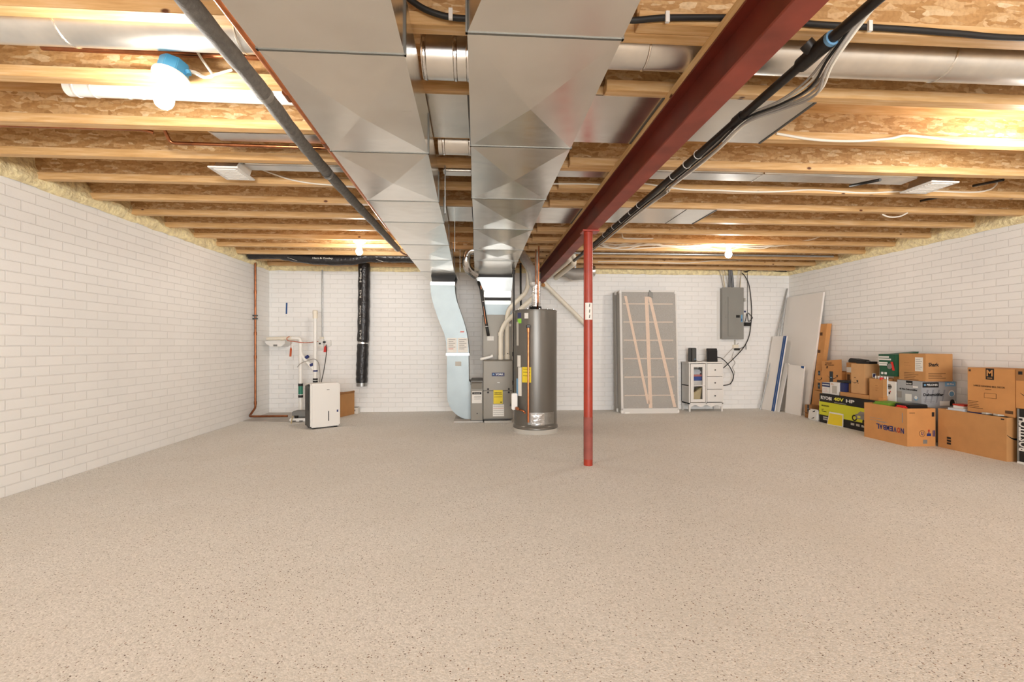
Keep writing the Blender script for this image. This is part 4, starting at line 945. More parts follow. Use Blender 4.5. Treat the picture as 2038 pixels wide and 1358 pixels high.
MB().box(3.70, 3.715, 7.921, 7.926, ch + .04, ch + .055).build('status_light', 'sticker_blue', t)
t = thing('router', 'square black router standing on the white cabinet at right', 'router', (4.03, 7.98, ch))
MB().hexa([(3.95, 7.95, ch), (4.13, 7.95, ch), (4.13, 8.0, ch), (3.95, 8.0, ch), (3.94, 7.955, ch + .235), (4.12, 7.955, ch + .235), (4.12, 7.995, ch + .235), (3.94, 7.995, ch + .235)]).build('case', 'black_plastic', t, .006)
MB().box(3.955, 4.118, 7.944, 7.952, ch + .03, ch + .2).build('glossy_face', 'print_black', t)
cable('thin brown wire lying on the cabinet between modem and router', [(3.74, 7.97, ch + .02), (3.79, 7.95, ch + .008), (3.84, 7.96, ch + .012), (3.9, 7.95, ch + .03), (3.95, 7.97, ch + .04)], .004, 'print_brown')
# electric panel and its wiring
t = thing('electric_panel', 'grey electric breaker panel mounted on the back wall', 'electric panel', (4.51, 8.15, 1.25))
p0, p1 = at(1437, 675.5, Y=8.1), at(1480.5, 572.5, Y=8.1)
MB().box(p0.x + .015, p1.x - .015, 8.11, 8.2, p0.z + .01, p1.z - .01).build('box', 'panel_grey', t)
MB().box(p0.x, p1.x, 8.10, 8.112, p0.z, p1.z).build('cover', 'panel_grey', t, .005)
e0, e1 = at(1448.5, 669, Y=8.1), at(1474, 591, Y=8.1)
dd = MB().box(e0.x, e1.x, 8.088, 8.10, e0.z, e1.z).build('door', 'panel_grey', t, .004)
q = at(1469, 630, Y=8.085); MB().box(q.x - .035, q.x + .03, 8.08, 8.089, q.z - .022, q.z + .022).build('latch', 'print_black', dd)
q = at(1476, 634, Y=8.098); MB().box(q.x - .012, q.x + .016, 8.096, 8.101, q.z - .065, q.z + .065).build('sticker', 'sticker_blue', t)
MB().box(q.x - .006, q.x + .004, 8.094, 8.097, q.z - .05, q.z - .005).build('print_area', 'print_blue', t)
for y in (602, 631): q = at(1445, y, Y=8.1); MB().box(q.x - .004, q.x + .004, 8.094, 8.1, q.z - .02, q.z + .02).build('hinge', 'panel_grey', t)
q = at(1482.5, 597, Y=8.12); MB().box(q.x - .012, q.x + .012, 8.12, 8.16, q.z - .03, q.z + .03).build('side_knockout', 'paper_grey', t)
solo('plaster_edge', MB().box(p0.x - .045, p0.x - .002, 8.188, 8.2, p0.z - .01, p1.z - .05), 'white_paint', 'rough white plaster strip along the left edge of the electric panel', 'plaster', bevel=.004)
pipe('plastic_conduit', 'left of two grey conduits entering the electric panel top', 'conduit', [A_(1451.5, 572, 8.15), A_(1452.5, 555, 8.15), A_(1451.5, 530, 8.13)], .020, 'conduit_grey', .05)
pipe('plastic_conduit', 'right of two grey conduits entering the electric panel top', 'conduit', [A_(1458.5, 572, 8.15), A_(1457.5, 555, 8.15), A_(1454, 532, 8.12)], .022, 'conduit_grey', .05)
for k, (xa, xb, xm, m) in enumerate(((1440, 1430, 1436, 'cable_grey'), (1441.5, 1437, 1437, 'cable_white'), (1442.5, 1441, 1440, 'beige_cloth'), (1444, 1439, 1441, 'cable_white'), (1449, 1441, 1446, 'cable_grey'), (1466, 1470, 1468, 'cable_white'), (1469, 1473, 1470, 'cable_white'), (1471, 1476, 1474, 'cable_grey'), (1473, 1477, 1474.5, 'beige_cloth'))):
    cable('wire fanning from the ceiling into the electric panel top, %s from the left' % ORD[k], [A_(xa, 573, 8.16), A_(xm, 553, 8.15), A_(xb, 534, 8.12)], .005, m, 5, 'wires above the electric panel')
cable('long black cable bowing from the ceiling past the panel to the cabinet', [A_(1476, 543, 8.14), A_(1482, 549, 8.14), A_(1490, 565, 8.15), A_(1494, 590, 8.16), A_(1496, 620, 8.16), A_(1494, 650, 8.16), A_(1490, 672, 8.16), A_(1480, 692, 8.15), A_(1462, 712, 8.1), A_(1445, 728, 8.02), A_(1437, 735, 8.0)], .008, 'cable_black')
cable('black cable curving out from the router and back behind the cabinet', [A_(1427, 711, 7.98), A_(1437, 714, 8.0), A_(1450, 727, 8.05), A_(1459, 744, 8.1), A_(1459, 755, 8.1), A_(1452, 765, 8.1), A_(1438, 768, 8.1)], .008, 'cable_black')
cable('thin grey wire slanting from the wall jack to the cabinet', [A_(1470, 683, 8.18), A_(1455, 697, 8.15), A_(1437, 716, 8.05)], .004, 'cable_grey')
cable('thin zigzag wire hanging on the wall right of the cabinet', [A_(1460, 700, 8.18), A_(1457, 712, 8.18), A_(1463, 722, 8.18), A_(1458, 732, 8.18), A_(1462, 742, 8.18), A_(1457, 758, 8.18), A_(1454, 767, 8.18)], .004, 'cable_grey')
cable('thin black wire end hanging right of the wall jack', [A_(1472, 694, 8.17), A_(1481, 691, 8.17), A_(1484, 686, 8.17), A_(1485, 696, 8.17)], .005, 'cable_black')
cable('straight thin wire dropping beside the electric panel', [A_(1487.5, 541, 8.17), A_(1487.5, 580, 8.17), A_(1487.5, 622, 8.17)], .004, 'cable_black')
t = thing('wall_jack', 'cream phone jack with a black plug below the electric panel', 'jack', (4.6, 8.17, 1.1))
q = at(1464.5, 692, Y=8.16); MB().box(q.x - .045, q.x + .05, 8.15, 8.2, q.z - .015, q.z + .05).build('case', 'pvc', t, .006); MB().box(q.x - .03, q.x + .055, 8.12, 8.165, q.z - .05, q.z - .012).build('plug', 'black_plastic', t, .004)
MB().box(q.x - .012, q.x + .012, 8.185, 8.2, q.z + .05, q.z + .14).build('raceway', 'paper_grey', t)
t = thing('power_adapter', 'black power adapter with a tangled cord right of the electric panel', 'adapter', (4.75, 8.15, 1.4))
q = at(1488, 646, Y=8.15); MB().box(q.x - .05, q.x + .05, 8.12, 8.2, q.z - .03, q.z + .035).build('brick', 'black_plastic', t, .006)
MB().tube(spline([A_(1482, 644, 8.15), A_(1485, 632, 8.15), A_(1488, 623, 8.15), A_(1496, 630, 8.14), A_(1497, 634, 8.14), A_(1490, 640, 8.13), A_(1488, 630, 8.14), A_(1487, 624, 8.14), A_(1489, 640, 8.14)], 5), .006, 8).build('cord', 'cable_black', t)
MB().box(q.x - .04, q.x - .01, 8.19, 8.2, q.z + .22, q.z + .25).build('hook', 'navy', t)
random.seed(11)
t = thing('cable_bundle', 'coiled black wires bunched along the ceiling right of the electric panel', 'cables', (5, 8.1, 2.42))
for k in range(3):
    pts = [A_(1480 + 2 * k, 541 + k, 8.12), A_(1500, 537 - k, 8.1), A_(1525, 531 + k, 8.08)] + [A_(1555 + 20 * math.cos(a * .8 + k), 535 + 6 * math.sin(a * .8 + k), 8.09 + .004 * a) for a in range(10)]
    MB().tube(spline(pts, 4), .005, 8).build('cable', 'cable_black', t)
for x, lab in ((1503, 'blue connector among the black wires, nearer the panel'), (1525, 'blue connector among the black wires, farther from the panel')):
    q = at(x, 536, Y=8.1); solo('wire_connector', MB().box(q.x - .05, q.x + .04, 8.08, 8.12, q.z - .025, q.z + .03), 'navy', lab, 'connector', bevel=.006)

# ------------------------------------------------------------------ boards leaning in the corner
def board(name, label, tl, tr, br, bl, th, mat, cat='board', n=None):
    tl, tr, br, bl = map(Vector, (tl, tr, br, bl)); nn = n or (tr - tl).cross(bl - tl).normalized()
    if nn.x < 0: nn = -nn
    nn = nn * th
    t = thing(name, label, cat, tuple((bl + br) / 2))
    MB().hexa([bl, br, tr, tl, bl + nn, br + nn, tr + nn, tl + nn]).build('panel', mat, t)
    return t, tl, tr, br, bl
board('wall_board', 'largest white panel leaning against the right wall in the corner', (5.545, 8.17, 2.01), (5.545, 7.27, 2.01), (5.265, 7.27, 0), (5.265, 8.17, 0), .03, 'white_board')
t, tl, tr, br, bl = board('shelf_board', 'white shelf board with blue tape along its right edge', (5.235, 8.12, 1.305), (5.255, 7.76, 1.305), (5.06, 7.80, 0), (5.04, 8.16, 0), .02, 'white_board')
for k, (f, w_) in enumerate(((.0, .03), (.045, .025))):
    dv = (tl - tr).normalized(); o_ = tr + dv * f; o2 = br + dv * f
    nn = Vector((-1, 0, .1)).normalized() * .007
    MB().hexa([o2 + nn, o2 + dv * w_ + nn, o_ + dv * w_ + nn, o_ + nn, o2, o2 + dv * w_, o_ + dv * w_, o_]).build('tape_edge', 'blue_tape', t)
board('shelf_board', 'narrow pale shelf board between the taped board and the low panel', (5.275, 7.84, .84), (5.28, 7.745, .83), (5.10, 7.745, 0), (5.09, 7.84, 0), .018, 'white_paint')
t, tl, tr, br, bl = board('door_panel', 'low white panel with a scrap of blue tape at its corner', (5.26, 7.72, .82), (5.26, 7.33, .80), (5.17, 7.30, 0), (5.17, 7.68, 0), .02, 'white_board')
MB().hexa([tr + Vector((-.004, .0, -.1)), tr + Vector((-.004, .05, -.1)), tr + Vector((-.004, .07, .002)), tr + Vector((-.004, 0, .002)), tr + Vector((-.001, .0, -.1)), tr + Vector((-.001, .05, -.1)), tr + Vector((-.001, .07, .002)), tr + Vector((-.001, 0, .002))]).build('tape_scrap', 'blue_tape', t)
pipe('metal_trim', 'long thin metal trim strip leaning in the back right corner, reaching the floor', 'trim strip', [(5.53, 8.15, 2.17), (4.96, 8.05, .0)], .012, 'dull_metal')
pipe('metal_trim', 'second thin metal trim strip leaning behind the white boards', 'trim strip', [(5.52, 8.16, 2.12), (5.32, 8.13, .9), (5.17, 8.10, .0)], .009, 'dull_metal')
t = thing('long_carton', 'long narrow brown carton leaning upright beside the white panel', 'box', (5.4, 7.2, 0))
MB().hexa([(5.30, 7.25, 0), (5.30, 7.12, 0), (5.36, 7.12, 0), (5.36, 7.25, 0), (5.50, 7.27, 1.49), (5.50, 7.13, 1.49), (5.58, 7.13, 1.49), (5.58, 7.27, 1.49)]).build('carton', 'cardboard_orange', t, .002)
for z in (1.3, 1.02): f_ = z / 1.49; MB().box(5.297 + .2 * f_, 5.299 + .2 * f_, 7.2, 7.25, z, z + .05).build('print_mark', 'print_brown', t)

# ------------------------------------------------------------------ cartons
def carton(label, x0, x1, y0, y1, z0, h, mat, open_=False, name='cardboard_box', taper=0, bevel=.004):
    t = thing(name, label, 'box', ((x0 + x1) / 2, (y0 + y1) / 2, z0))
    if open_:
        w_ = .006; m_ = MB()
        m_.box(x0, x0 + w_, y0, y1, z0, z0 + h).box(x1 - w_, x1, y0, y1, z0, z0 + h).box(x0 + w_, x1 - w_, y0, y0 + w_, z0, z0 + h).box(x0 + w_, x1 - w_, y1 - w_, y1, z0, z0 + h).box(x0 + w_, x1 - w_, y0 + w_, y1 - w_, z0, z0 + .01)
        m_.build('carton', mat, t)
    else:
        MB().hexa([(x0 + taper, y0 + taper, z0), (x1 - taper, y0 + taper, z0), (x1 - taper, y1 - taper, z0), (x0 + taper, y1 - taper, z0), (x0, y0, z0 + h), (x1, y0, z0 + h), (x1, y1, z0 + h), (x0, y1, z0 + h)]).build('carton', mat, t, bevel)
    t['_'] = 0; del t['_']
    return t
def L(s, x, ya, z, w, h, mat, par, flip=False, name='lettering'):      # print on a face that looks to -X, starting at y = ya and running to smaller y
    return letters(s, (x - .0015, ya, z), XF['u'], XF['v'], w, h, mat, par, name, flip)
def Fr(s, xa, y, z, w, h, mat, par, flip=False, name='lettering'):
    return letters(s, (xa, y - .0015, z), YF['u'], YF['v'], w, h, mat, par, name, flip)
def bars(x, ya, z, w, n, mat, par, gap=.02, th=.006, face='L', name='print_line'):
    random.seed(int(abs(ya * 100) + z * 100))
    m_ = MB()
    for k in range(n):
        q = w * random.uniform(.6, 1)
        if face == 'L': m_.slab((x - .0004, ya, z - k * gap), XF['u'], XF['v'], XF['n'], q, th, .0008)
        else: m_.slab((ya, x - .0004, z - k * gap), YF['u'], YF['v'], YF['n'], q, th, .0008)
    return m_.build(name, mat, par)
def smile(x, yc, z, w, par, face='L', t_=.012):
    pts = [Vector((-w / 2 + w * k / 12, 0, .22 * w * ((2 * k / 12 - 1) ** 2) - .11 * w)) for k in range(13)]
    m_ = MB(); vs = []
    for k, p in enumerate(pts):
        th = t_ * (1 - abs(k - 7) / 9)
        for s_ in (-1, 1):
            if face == 'L': vs.append((x - .001, yc - p.x, z + p.z + s_ * th / 2))
            else: vs.append((yc + p.x, x - .001, z + p.z + s_ * th / 2))
    m_.add(vs, [(2 * k, 2 * k + 2, 2 * k + 3, 2 * k + 1) for k in range(12)])
    e = pts[-1]
    if face == 'L': m_.add([(x - .001, yc - e.x - .012, z + e.z + .022), (x - .001, yc - e.x + .025, z + e.z + .012), (x - .001, yc - e.x - .004, z + e.z - .018)], [(0, 1, 2)])
    else: m_.add([(yc + e.x + .012, x - .001, z + e.z + .022), (yc + e.x - .025, x - .001, z + e.z + .012), (yc + e.x + .004, x - .001, z + e.z - .018)], [(0, 1, 2)])
    return m_.build('smile_mark', 'print_black', par)
def tape(x, yc, z0, z1, w, par): 
    s_ = MB().slab((x - .0006, yc + w / 2, z0), XF['u'], XF['v'], XF['n'], w, z1 - z0, .001).build('packing_tape', 'tape_black', par)
    MB().slab((x - .002, yc + w * .25, z0 + (z1 - z0) * .42), XF['u'], XF['v'], XF['n'], w * .5, .012, .0006).build('print_line', 'sticker_blue', s_); return s_

# front left: open carton with upside-down print
t = carton('open brown carton at the front of the pile with upside-down blue print', 4.795, 5.135, 4.99, 5.585, 0, .428, 'cardboard_orange', True)
X = 4.795
for k, ch_ in enumerate('NOVEMBAL'):      # printed upside down: reads from right to left
    L(ch_, X, 5.025 + .0475 * (k + 1) - .003, .135, .041, .062, 'print_red' if k == 1 else 'print_blue', t, True)
bars(X, 5.40, .118 + .1, .15, 1, 'print_grey', t); bars(X, 5.50, .255, .26, 2, 'print_grey', t, .028, .004)
MB().slab((X - .0004, 5.055, .26), XF['u'], XF['v'], XF['n'], .010, .11, .001).build('print_line', 'print_grey', t)
bars(4.99, 4.82, .375, .08, 1, 'print_brown', t, face='F')
MB().lathe([(.032, 0), (.036, 0), (.036, .001)], (4.975, 4.99, .145), (0, -1, 0), 24, False).build('print_ring', 'print_blue', t)
Fr('U', 4.962, 4.99, .125, .026, .04, 'print_blue', t); Fr('II', 5.10, 4.99, .11, .028, .07, 'print_blue', t)
m_ = MB().slab((5.03, 4.99 - .0003, .115), YF['u'], YF['v'], YF['n'], .05, .03, .001).slab((5.05, 4.99 - .0003, .145), YF['u'], YF['v'], YF['n'], .01, .02, .001).build('print_mark', 'print_blue', t); MB().slab((5.045, 4.9895, .165), YF['u'], YF['v'], YF['n'], .02, .022, .001).build('print_mark', 'print_red', t)
MB().slab((4.985, 4.9895, .03), YF['u'], YF['v'], YF['n'], .05, .045, .001).build('tape_scrap', 'mid_grey', t)
MB().slab((5.09, 4.9895, .335), YF['u'], YF['v'], YF['n'], .03, .05, .001).build('print_mark', 'print_black', t)
solo('green_bag', MB().hexa([(4.84, 5.28, .30), (5.10, 5.28, .30), (5.10, 5.55, .30), (4.84, 5.55, .30), (4.85, 5.30, .445), (5.09, 5.30, .45), (5.09, 5.54, .455), (4.86, 5.54, .45)]), 'grass_green', 'bright green package lying in the open printed carton', 'package', bevel=.02)
solo('black_case', MB().box(4.88, 5.12, 5.06, 5.25, .34, .462), 'black_plastic', 'black plastic case sticking out of the open printed carton', 'case', bevel=.01)
solo('red_pouch', MB().box(4.82, 4.87, 5.05, 5.18, .36, .448), 'red_tag', 'red pouch beside the black case in the open printed carton', 'pouch', bevel=.015)

# front right: big open carton
t = carton('big open brown carton with a smile mark at the right front of the pile', 5.142, 5.55, 4.275, 4.966, 0, .432, 'cardboard', True)
X = 5.142
smile(4.275, 5.245, .24, .2, t, 'F', .022)
m_ = MB()
for k in range(3): m_.slab((X - .0003, 4.865, .05 + .03 * k), XF['u'], XF['v'], XF['n'], .045, .022, .001)
m_.build('print_mark', 'print_black', t)
MB().slab((X - .0003, 4.325, .405), XF['u'], XF['v'], XF['n'], .03, .012, .001).build('print_mark', 'print_black', t)
for x, y, w_, d_, h_, m, l, n_ in ((5.17, 4.72, .22, .2, .45, 'bag_clear', 'clear blue packet at the left of the big open carton', 'packet'), (5.17, 4.52, .3, .18, .438, 'navy', 'dark blue cloth in the middle of the big open carton', 'cloth'), (5.17, 4.30, .3, .2, .437, 'black_rubber', 'black bag at the right end of the big open carton', 'bag')):
    solo(n_, MB().box(x, x + w_, y, y + d_, .25, h_), m, l, n_, bevel=.02)
for y in (4.47, 4.36): solo('paper_slip', MB().hexa([(5.15, y, .437), (5.24, y - .03, .437), (5.25, y + .02, .437), (5.16, y + .05, .437), (5.15, y, .455), (5.24, y - .03, .442), (5.25, y + .02, .442), (5.16, y + .05, .455)]), 'paper_grey', 'crumpled grey paper slip in the big open carton, %s' % ('nearer the middle' if y > 4.4 else 'nearer the right end'), 'paper')
t = carton('small red and white carton poking out of the big open carton', 5.25, 5.36, 4.78, 4.90, .30, .19, 'box_white', name='small_carton')
MB().box(5.248, 5.362, 4.778, 4.902, .475, .492).build('red_lid', 'print_red', t)

# wall decor carton and smile carton on top
t = carton('brown carton with a black M emblem set on the big open carton', 5.2, 5.53, 4.245, 4.70, .434, .472, 'cardboard_orange')
X = 5.2
b = decal((X - .0003, 4.515, .79), XF, .078, .115, 'print_black', t, 'emblem'); L('M', X - .0012, 4.505, .825, .058, .065, 'cardboard_orange', b); L('HOME', X - .0012, 4.5, .80, .048, .012, 'cardboard_orange', b)
L('5-PIECE HANGING BELL DECOR', X, 4.635, .71, .30, .018, 'print_brown', t); bars(X, 4.52, .685, .06, 1, 'print_brown', t)
decal((X - .0003, 4.53, .60), XF, .115, .05, 'print_brown', t, 'printed_block'); decal((X - .0016, 4.526, .603), XF, .107, .044, 'cardboard_orange', t, 'printed_block')
bars(X, 4.52, .64, .095, 4, 'print_brown', t, .012, .004); bars(X - .001, 4.69, .55, .15, 5, 'print_brown', t, .017, .005)
MB().slab((X - .0003, 4.335, .465), XF['u'], XF['v'], XF['n'], .07, .03, .001).build('print_block', 'print_brown', t)
for y in (4.685,): MB().slab((X - .0003, y, .865), XF['u'], XF['v'], XF['n'], .022, .022, .001).build('print_mark', 'print_brown', t)
t = carton('brown carton with a smile mark at the far right of the stack', 5.195, 5.55, 3.72, 4.24, .53, .385, 'cardboard_orange')
MB().box(5.193, 5.197, 3.72, 4.238, .80, .915).build('open_flap', 'cardboard_dark', t); MB().slab((5.192, 4.215, .86), XF['u'], XF['v'], XF['n'], .035, .03, .001).build('print_mark', 'print_black', t)
smile(5.195, 4.10, .66, .2, t, 'L', .02)
t = carton('black carton with white vertical print at the far right edge', 5.19, 5.55, 3.55, 4.222, 0, .528, 'black_plastic')
letters('BOSTITCH', (5.188, 4.124, .125), (0, 0, 1), (0, 1, 0), .325, .085, 'box_white', t); MB().slab((5.1895, 4.222, 0), XF['u'], XF['v'], XF['n'], .018, .528, .0012).build('white_edge', 'mid_grey', t); MB().slab((5.1895, 4.222, .0), XF['u'], XF['v'], XF['n'], .64, .02, .0014).build('white_edge', 'box_white', t)

# grey dehumidifier carton, printed carton above it
t = carton('grey printed carton under the big brown carton by the right wall', 5.062, 5.5, 5.086, 5.41, 0, .718, 'box_grey', bevel=.003)
grey_carton = t
X, Y_ = 5.062, 5.086
b = decal((X - .0003, 5.285, .665), XF, .085, .05, 'print_black', t, 'logo_plate'); L('PELONIS', X - .0013, 5.28, .675, .07, .014, 'box_white', b)
L('45 Pint Dehumidifier', X, 5.375, .60, .24, .022, 'print_black', t); decal((X - .0003, 5.195, .637), XF, .065, .02, 'box_white', t, 'sticker'); decal((X - .0003, 5.295, .47), XF, .085, .085, 'box_white', t, 'printed_picture')
MB().slab((X - .0004, 5.405, .50), XF['u'], XF['v'], XF['n'], .06, .08, .001).build('printed_block', 'print_grey', t)
MB().lathe([(.027, 0), (.027, .0012)], (X, 5.155, .515), (-1, 0, 0), 24).build('seal_mark', 'sticker_blue', t); MB().lathe([(.02, 0), (.02, .0012)], (X - .001, 5.155, .522), (-1, 0, 0), 24).build('seal_mark', 'box_white', t)
b = decal((5.075, Y_ - .0003, .648), YF, .20, .06, 'print_black', t, 'logo_plate'); Fr('PELONIS', 5.125, Y_ - .0013, .666, .135, .026, 'box_white', b); MB().lathe([(.011, 0), (.013, .0005)], (5.103, Y_ - .0016, .678), (0, -1, 0), 18).build('emblem', 'sticker_blue', b)
decal((5.355, Y_ - .0003, .66), YF, .13, .055, 'sticker_blue', t, 'sticker'); Fr('50 Pint', 5.375, Y_ - .0015, .675, .09, .022, 'box_white', t)
Fr('Dehumidifier', 5.085, Y_, .545, .25, .036, 'print_black', t); bars(Y_, 5.09, .50, .14, 3, 'print_grey', t, .018, .005, 'F')
MB().lathe([(.038, 0), (.038, .0012)], (5.438, Y_, .575), (0, -1, 0), 24).build('seal_mark', 'box_white', t); MB().lathe([(.03, 0), (.03, .0016)], (5.438, Y_ - .0008, .57), (0, -1, 0), 24).build('seal_mark', 'sticker_blue', t)
decal((5.29, Y_ - .0003, .432), YF, .20, .055, 'box_white', t, 'printed_picture'); MB().prism([(5.415, .432), (5.475, .432), (5.475, .475), (5.465, .50), (5.445, .508), (5.425, .50), (5.415, .475)], 'Y', Y_ - .003, Y_ - .0012).build('printed_picture', 'print_black', t)
for k in range(4): MB().prism([(5.10 + .07 * k, .47), (5.115 + .07 * k, .47), (5.15 + .07 * k, .62), (5.13 + .07 * k, .62)], 'Y', Y_ - .0010, Y_ + .0002).build('print_stripe', 'box_grey_dark', t)
grey_carton.location += Vector((.083, .083, 0))
t = carton('brown carton with bold black print on top of the grey printed carton', 5.16, 5.5, 5.134, 5.485, .72, .322, 'cardboard')
X, Y_ = 5.16, 5.134
Fr('Shark', 5.195, Y_, .895, .13, .045, 'print_black', t); bars(Y_, 5.195, .81, .22, 4, 'print_brown', t, .018, .006, 'F')
s_ = decal((X - .0003, 5.265, .835), XF, .10, .165, 'paper_white', t, 'shipping_label'); bars(X - .0015, 5.255, .97, .08, 6, 'print_grey', s_, .022, .006)
bars(X, 5.41, .81, .19, 5, 'print_brown', t, .02, .005); bars(X, 5.41, .93, .1, 2, 'cardboard_dark', t, .03, .004)
# white carton with round picture, and carton with bottles
t = carton('white carton with a round dark picture left of the grey printed carton', 5.0, 5.06, 5.36, 5.515, .43, .258, 'box_white', name='white_carton')
white_c = t
X = 5.0
MB().lathe([(.034, 0), (.034, .0012)], (X, 5.455, .62), (-1, 0, 0), 24).build('printed_picture', 'mid_grey', t); MB().slab((X - .0015, 5.49, .615), XF['u'], XF['v'], XF['n'], .07, .012, .0006).build('print_band', 'print_black', t)
MB().slab((X - .0003, 5.465, .525), XF['u'], XF['v'], XF['n'], .02, .03, .001).build('print_mark', 'print_black', t); MB().slab((X - .0003, 5.45, .55), XF['u'], XF['v'], XF['n'], .015, .02, .001).build('print_mark', 'print_red', t)

white_c.location += Vector((.14, .142, 0))
# the yellow-green carton
t = carton('long black and yellow-green carton lying on the carpet', 5.045, 5.55, 5.62, 6.70, 0, .428, 'print_black')
X = 5.045
MB().slab((X - .0005, 6.70, .115), XF['u'], XF['v'], XF['n'], 1.08, .195, .001).build('lime_panel', 'lime', t)
L('RYOBI', X, 6.665, .345, .215, .052, 'box_white', t); L('40V', X, 6.41, .352, .185, .05, 'lime_pale', t); L('HP', X, 6.185, .352, .15, .045, 'box_white', t)
bars(X, 6.40, .322, .36, 1, 'paper_grey', t, .02, .006)
L('BRUSHLESS', X - .001, 6.65, .245, .15, .02, 'print_black', t); L('21"', X - .001, 6.65, .185, .05, .02, 'print_black', t); bars(X - .001, 6.65, .165, .13, 1, 'print_black', t, .02, .008)
bars(X, 6.62, .075, .13, 2, 'paper_grey', t, .03, .02)
for k_ in range(4): MB().slab((X - .0004, 6.10 - .09 * k_, .055), XF['u'], XF['v'], XF['n'], .06, .03, .001).build('print_block', 'paper_grey', t)
mw = MB().slab((X - .0012, 6.02, .155), XF['u'], XF['v'], XF['n'], .22, .065, .001).prism([(5.99, .22), (5.80, .21), (5.84, .26), (5.94, .262)], 'X', X - .0022, X - .0012).build('mower_picture', 'print_grey', t)
for y, z, r_ in ((6.035, .16, .042), (5.84, .125, .062)):
    MB().lathe([(r_ * .55, 0), (r_, 0), (r_, .003)], (X - .0018, y, z), (-1, 0, 0), 24, False).build('printed_wheel', 'print_black', mw); MB().lathe([(r_ * .55, .001), (r_ * .3, .0012)], (X - .0022, y, z), (-1, 0, 0), 20, False).build('printed_hub', 'lime_pale', mw)
MB().slab((X - .003, 5.985, .17), XF['u'], XF['v'], XF['n'], .05, .03, .0006).build('print_mark', 'lime_pale', mw)
t = thing('yellow_sign', 'yellow sheet in a white frame leaning on the black and yellow-green carton', 'sign', (5.02, 6.35, 0))
MB().hexa([(4.985, 6.47, 0), (5.03, 6.225, 0), (5.038, 6.225, 0), (4.993, 6.47, 0), (5.02, 6.465, .185), (5.036, 6.225, .185), (5.042, 6.225, .185), (5.03, 6.465, .185)]).build('backing', 'paper_white', t)
MB().hexa([(4.9835, 6.455, .012), (5.0265, 6.235, .012), (5.029, 6.235, .012), (4.988, 6.455, .012), (5.0155, 6.455, .165), (5.0305, 6.235, .165), (5.033, 6.235, .165), (5.021, 6.455, .165)]).build('yellow_sheet', 'yellow_label', t)
# things standing on the long carton
t = carton('flat wide brown carton lying on the yellow-green carton', 5.07, 5.5, 5.84, 6.33, .43, .055, 'cardboard')
t = carton('tall plain brown carton standing on the flat carton', 5.10, 5.31, 5.93, 6.165, .487, .405, 'cardboard_pale')
smile(5.10, 6.10, .64, .1, t, 'L', .008); q = decal((5.205, 5.9297, .71), YF, .05, .06, 'paper_white', t, 'sticker'); decal((5.215, 5.928, .72), YF, .03, .04, 'print_blue', q, 'printed_mark'); bars(5.10, 6.11, .70, .04, 1, 'print_brown', t); bars(5.10, 6.05, .645, .02, 2, 'print_brown', t)
t = carton('white carton with purple print on the left end of the long carton', 5.08, 5.3, 6.53, 6.69, .43, .165, 'box_white', name='white_carton')
MB().slab((5.0795, 6.69, .53), XF['u'], XF['v'], XF['n'], .16, .06, .001).build('dark_band', 'navy', t); MB().slab((5.0783, 6.68, .555), XF['u'], XF['v'], XF['n'], .14, .014, .001).build('print_line', 'box_white', t); bars(5.08, 6.67, .50, .12, 3, 'pink', t, .022, .004)
t = carton('white carton with a pale appliance picture right of the purple one', 5.075, 5.28, 6.355, 6.525, .43, .18, 'box_white', name='white_carton')
MB().slab((5.0745, 6.48, .45), XF['u'], XF['v'], XF['n'], .09, .11, .001).build('printed_picture', 'paper_grey', t); bars(5.074, 6.50, .585, .06, 2, 'cardboard_orange', t, .014, .006)
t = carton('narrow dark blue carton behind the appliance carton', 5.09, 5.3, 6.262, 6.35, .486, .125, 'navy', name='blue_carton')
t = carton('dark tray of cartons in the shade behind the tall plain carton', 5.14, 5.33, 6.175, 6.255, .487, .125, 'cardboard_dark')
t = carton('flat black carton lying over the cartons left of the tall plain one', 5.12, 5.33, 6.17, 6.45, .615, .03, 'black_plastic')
t = carton('brown carton filled with white-capped bottles', 5.08, 5.36, 5.625, 5.832, .43, .282, 'cardboard', True)
bars(5.08, 5.74, .62, .05, 3, 'cardboard_dark', t, .03, .008)
for k in range(8):
    y = 5.79 - .0235 * k; x = 5.13 + .012 * (k % 2)
    b = thing('bottle', 'white-capped bottle in the brown carton, %s from the left' % ORD[k], 'bottle', (x, y, .5), group='bottles in the brown carton')
    MB().lathe([(.010, 0), (.0105, .19), (.006, .215)], (x, y, .5), n=14).build('glass', 'bag_clear', b); MB().lathe([(.009, .215), (.009, .245)], (x, y, .5), n=14).build('cap', 'white_plastic' if k != 5 else 'white_plastic', b)
solo('red_cap', MB().lathe([(.02, 0), (.022, .02), (.016, .032)], (5.094, 5.66, .70), n=16), 'red_tag', 'small red cap lying at the edge of the bottle carton', 'cap')  # a loose red bottle cap
solo('scrap_box', MB().box(5.05, 5.10, 5.59, 5.66, .43, .475), 'cardboard_orange', 'tiny brown carton on the long carton next to the bottle carton', 'box', bevel=.003)
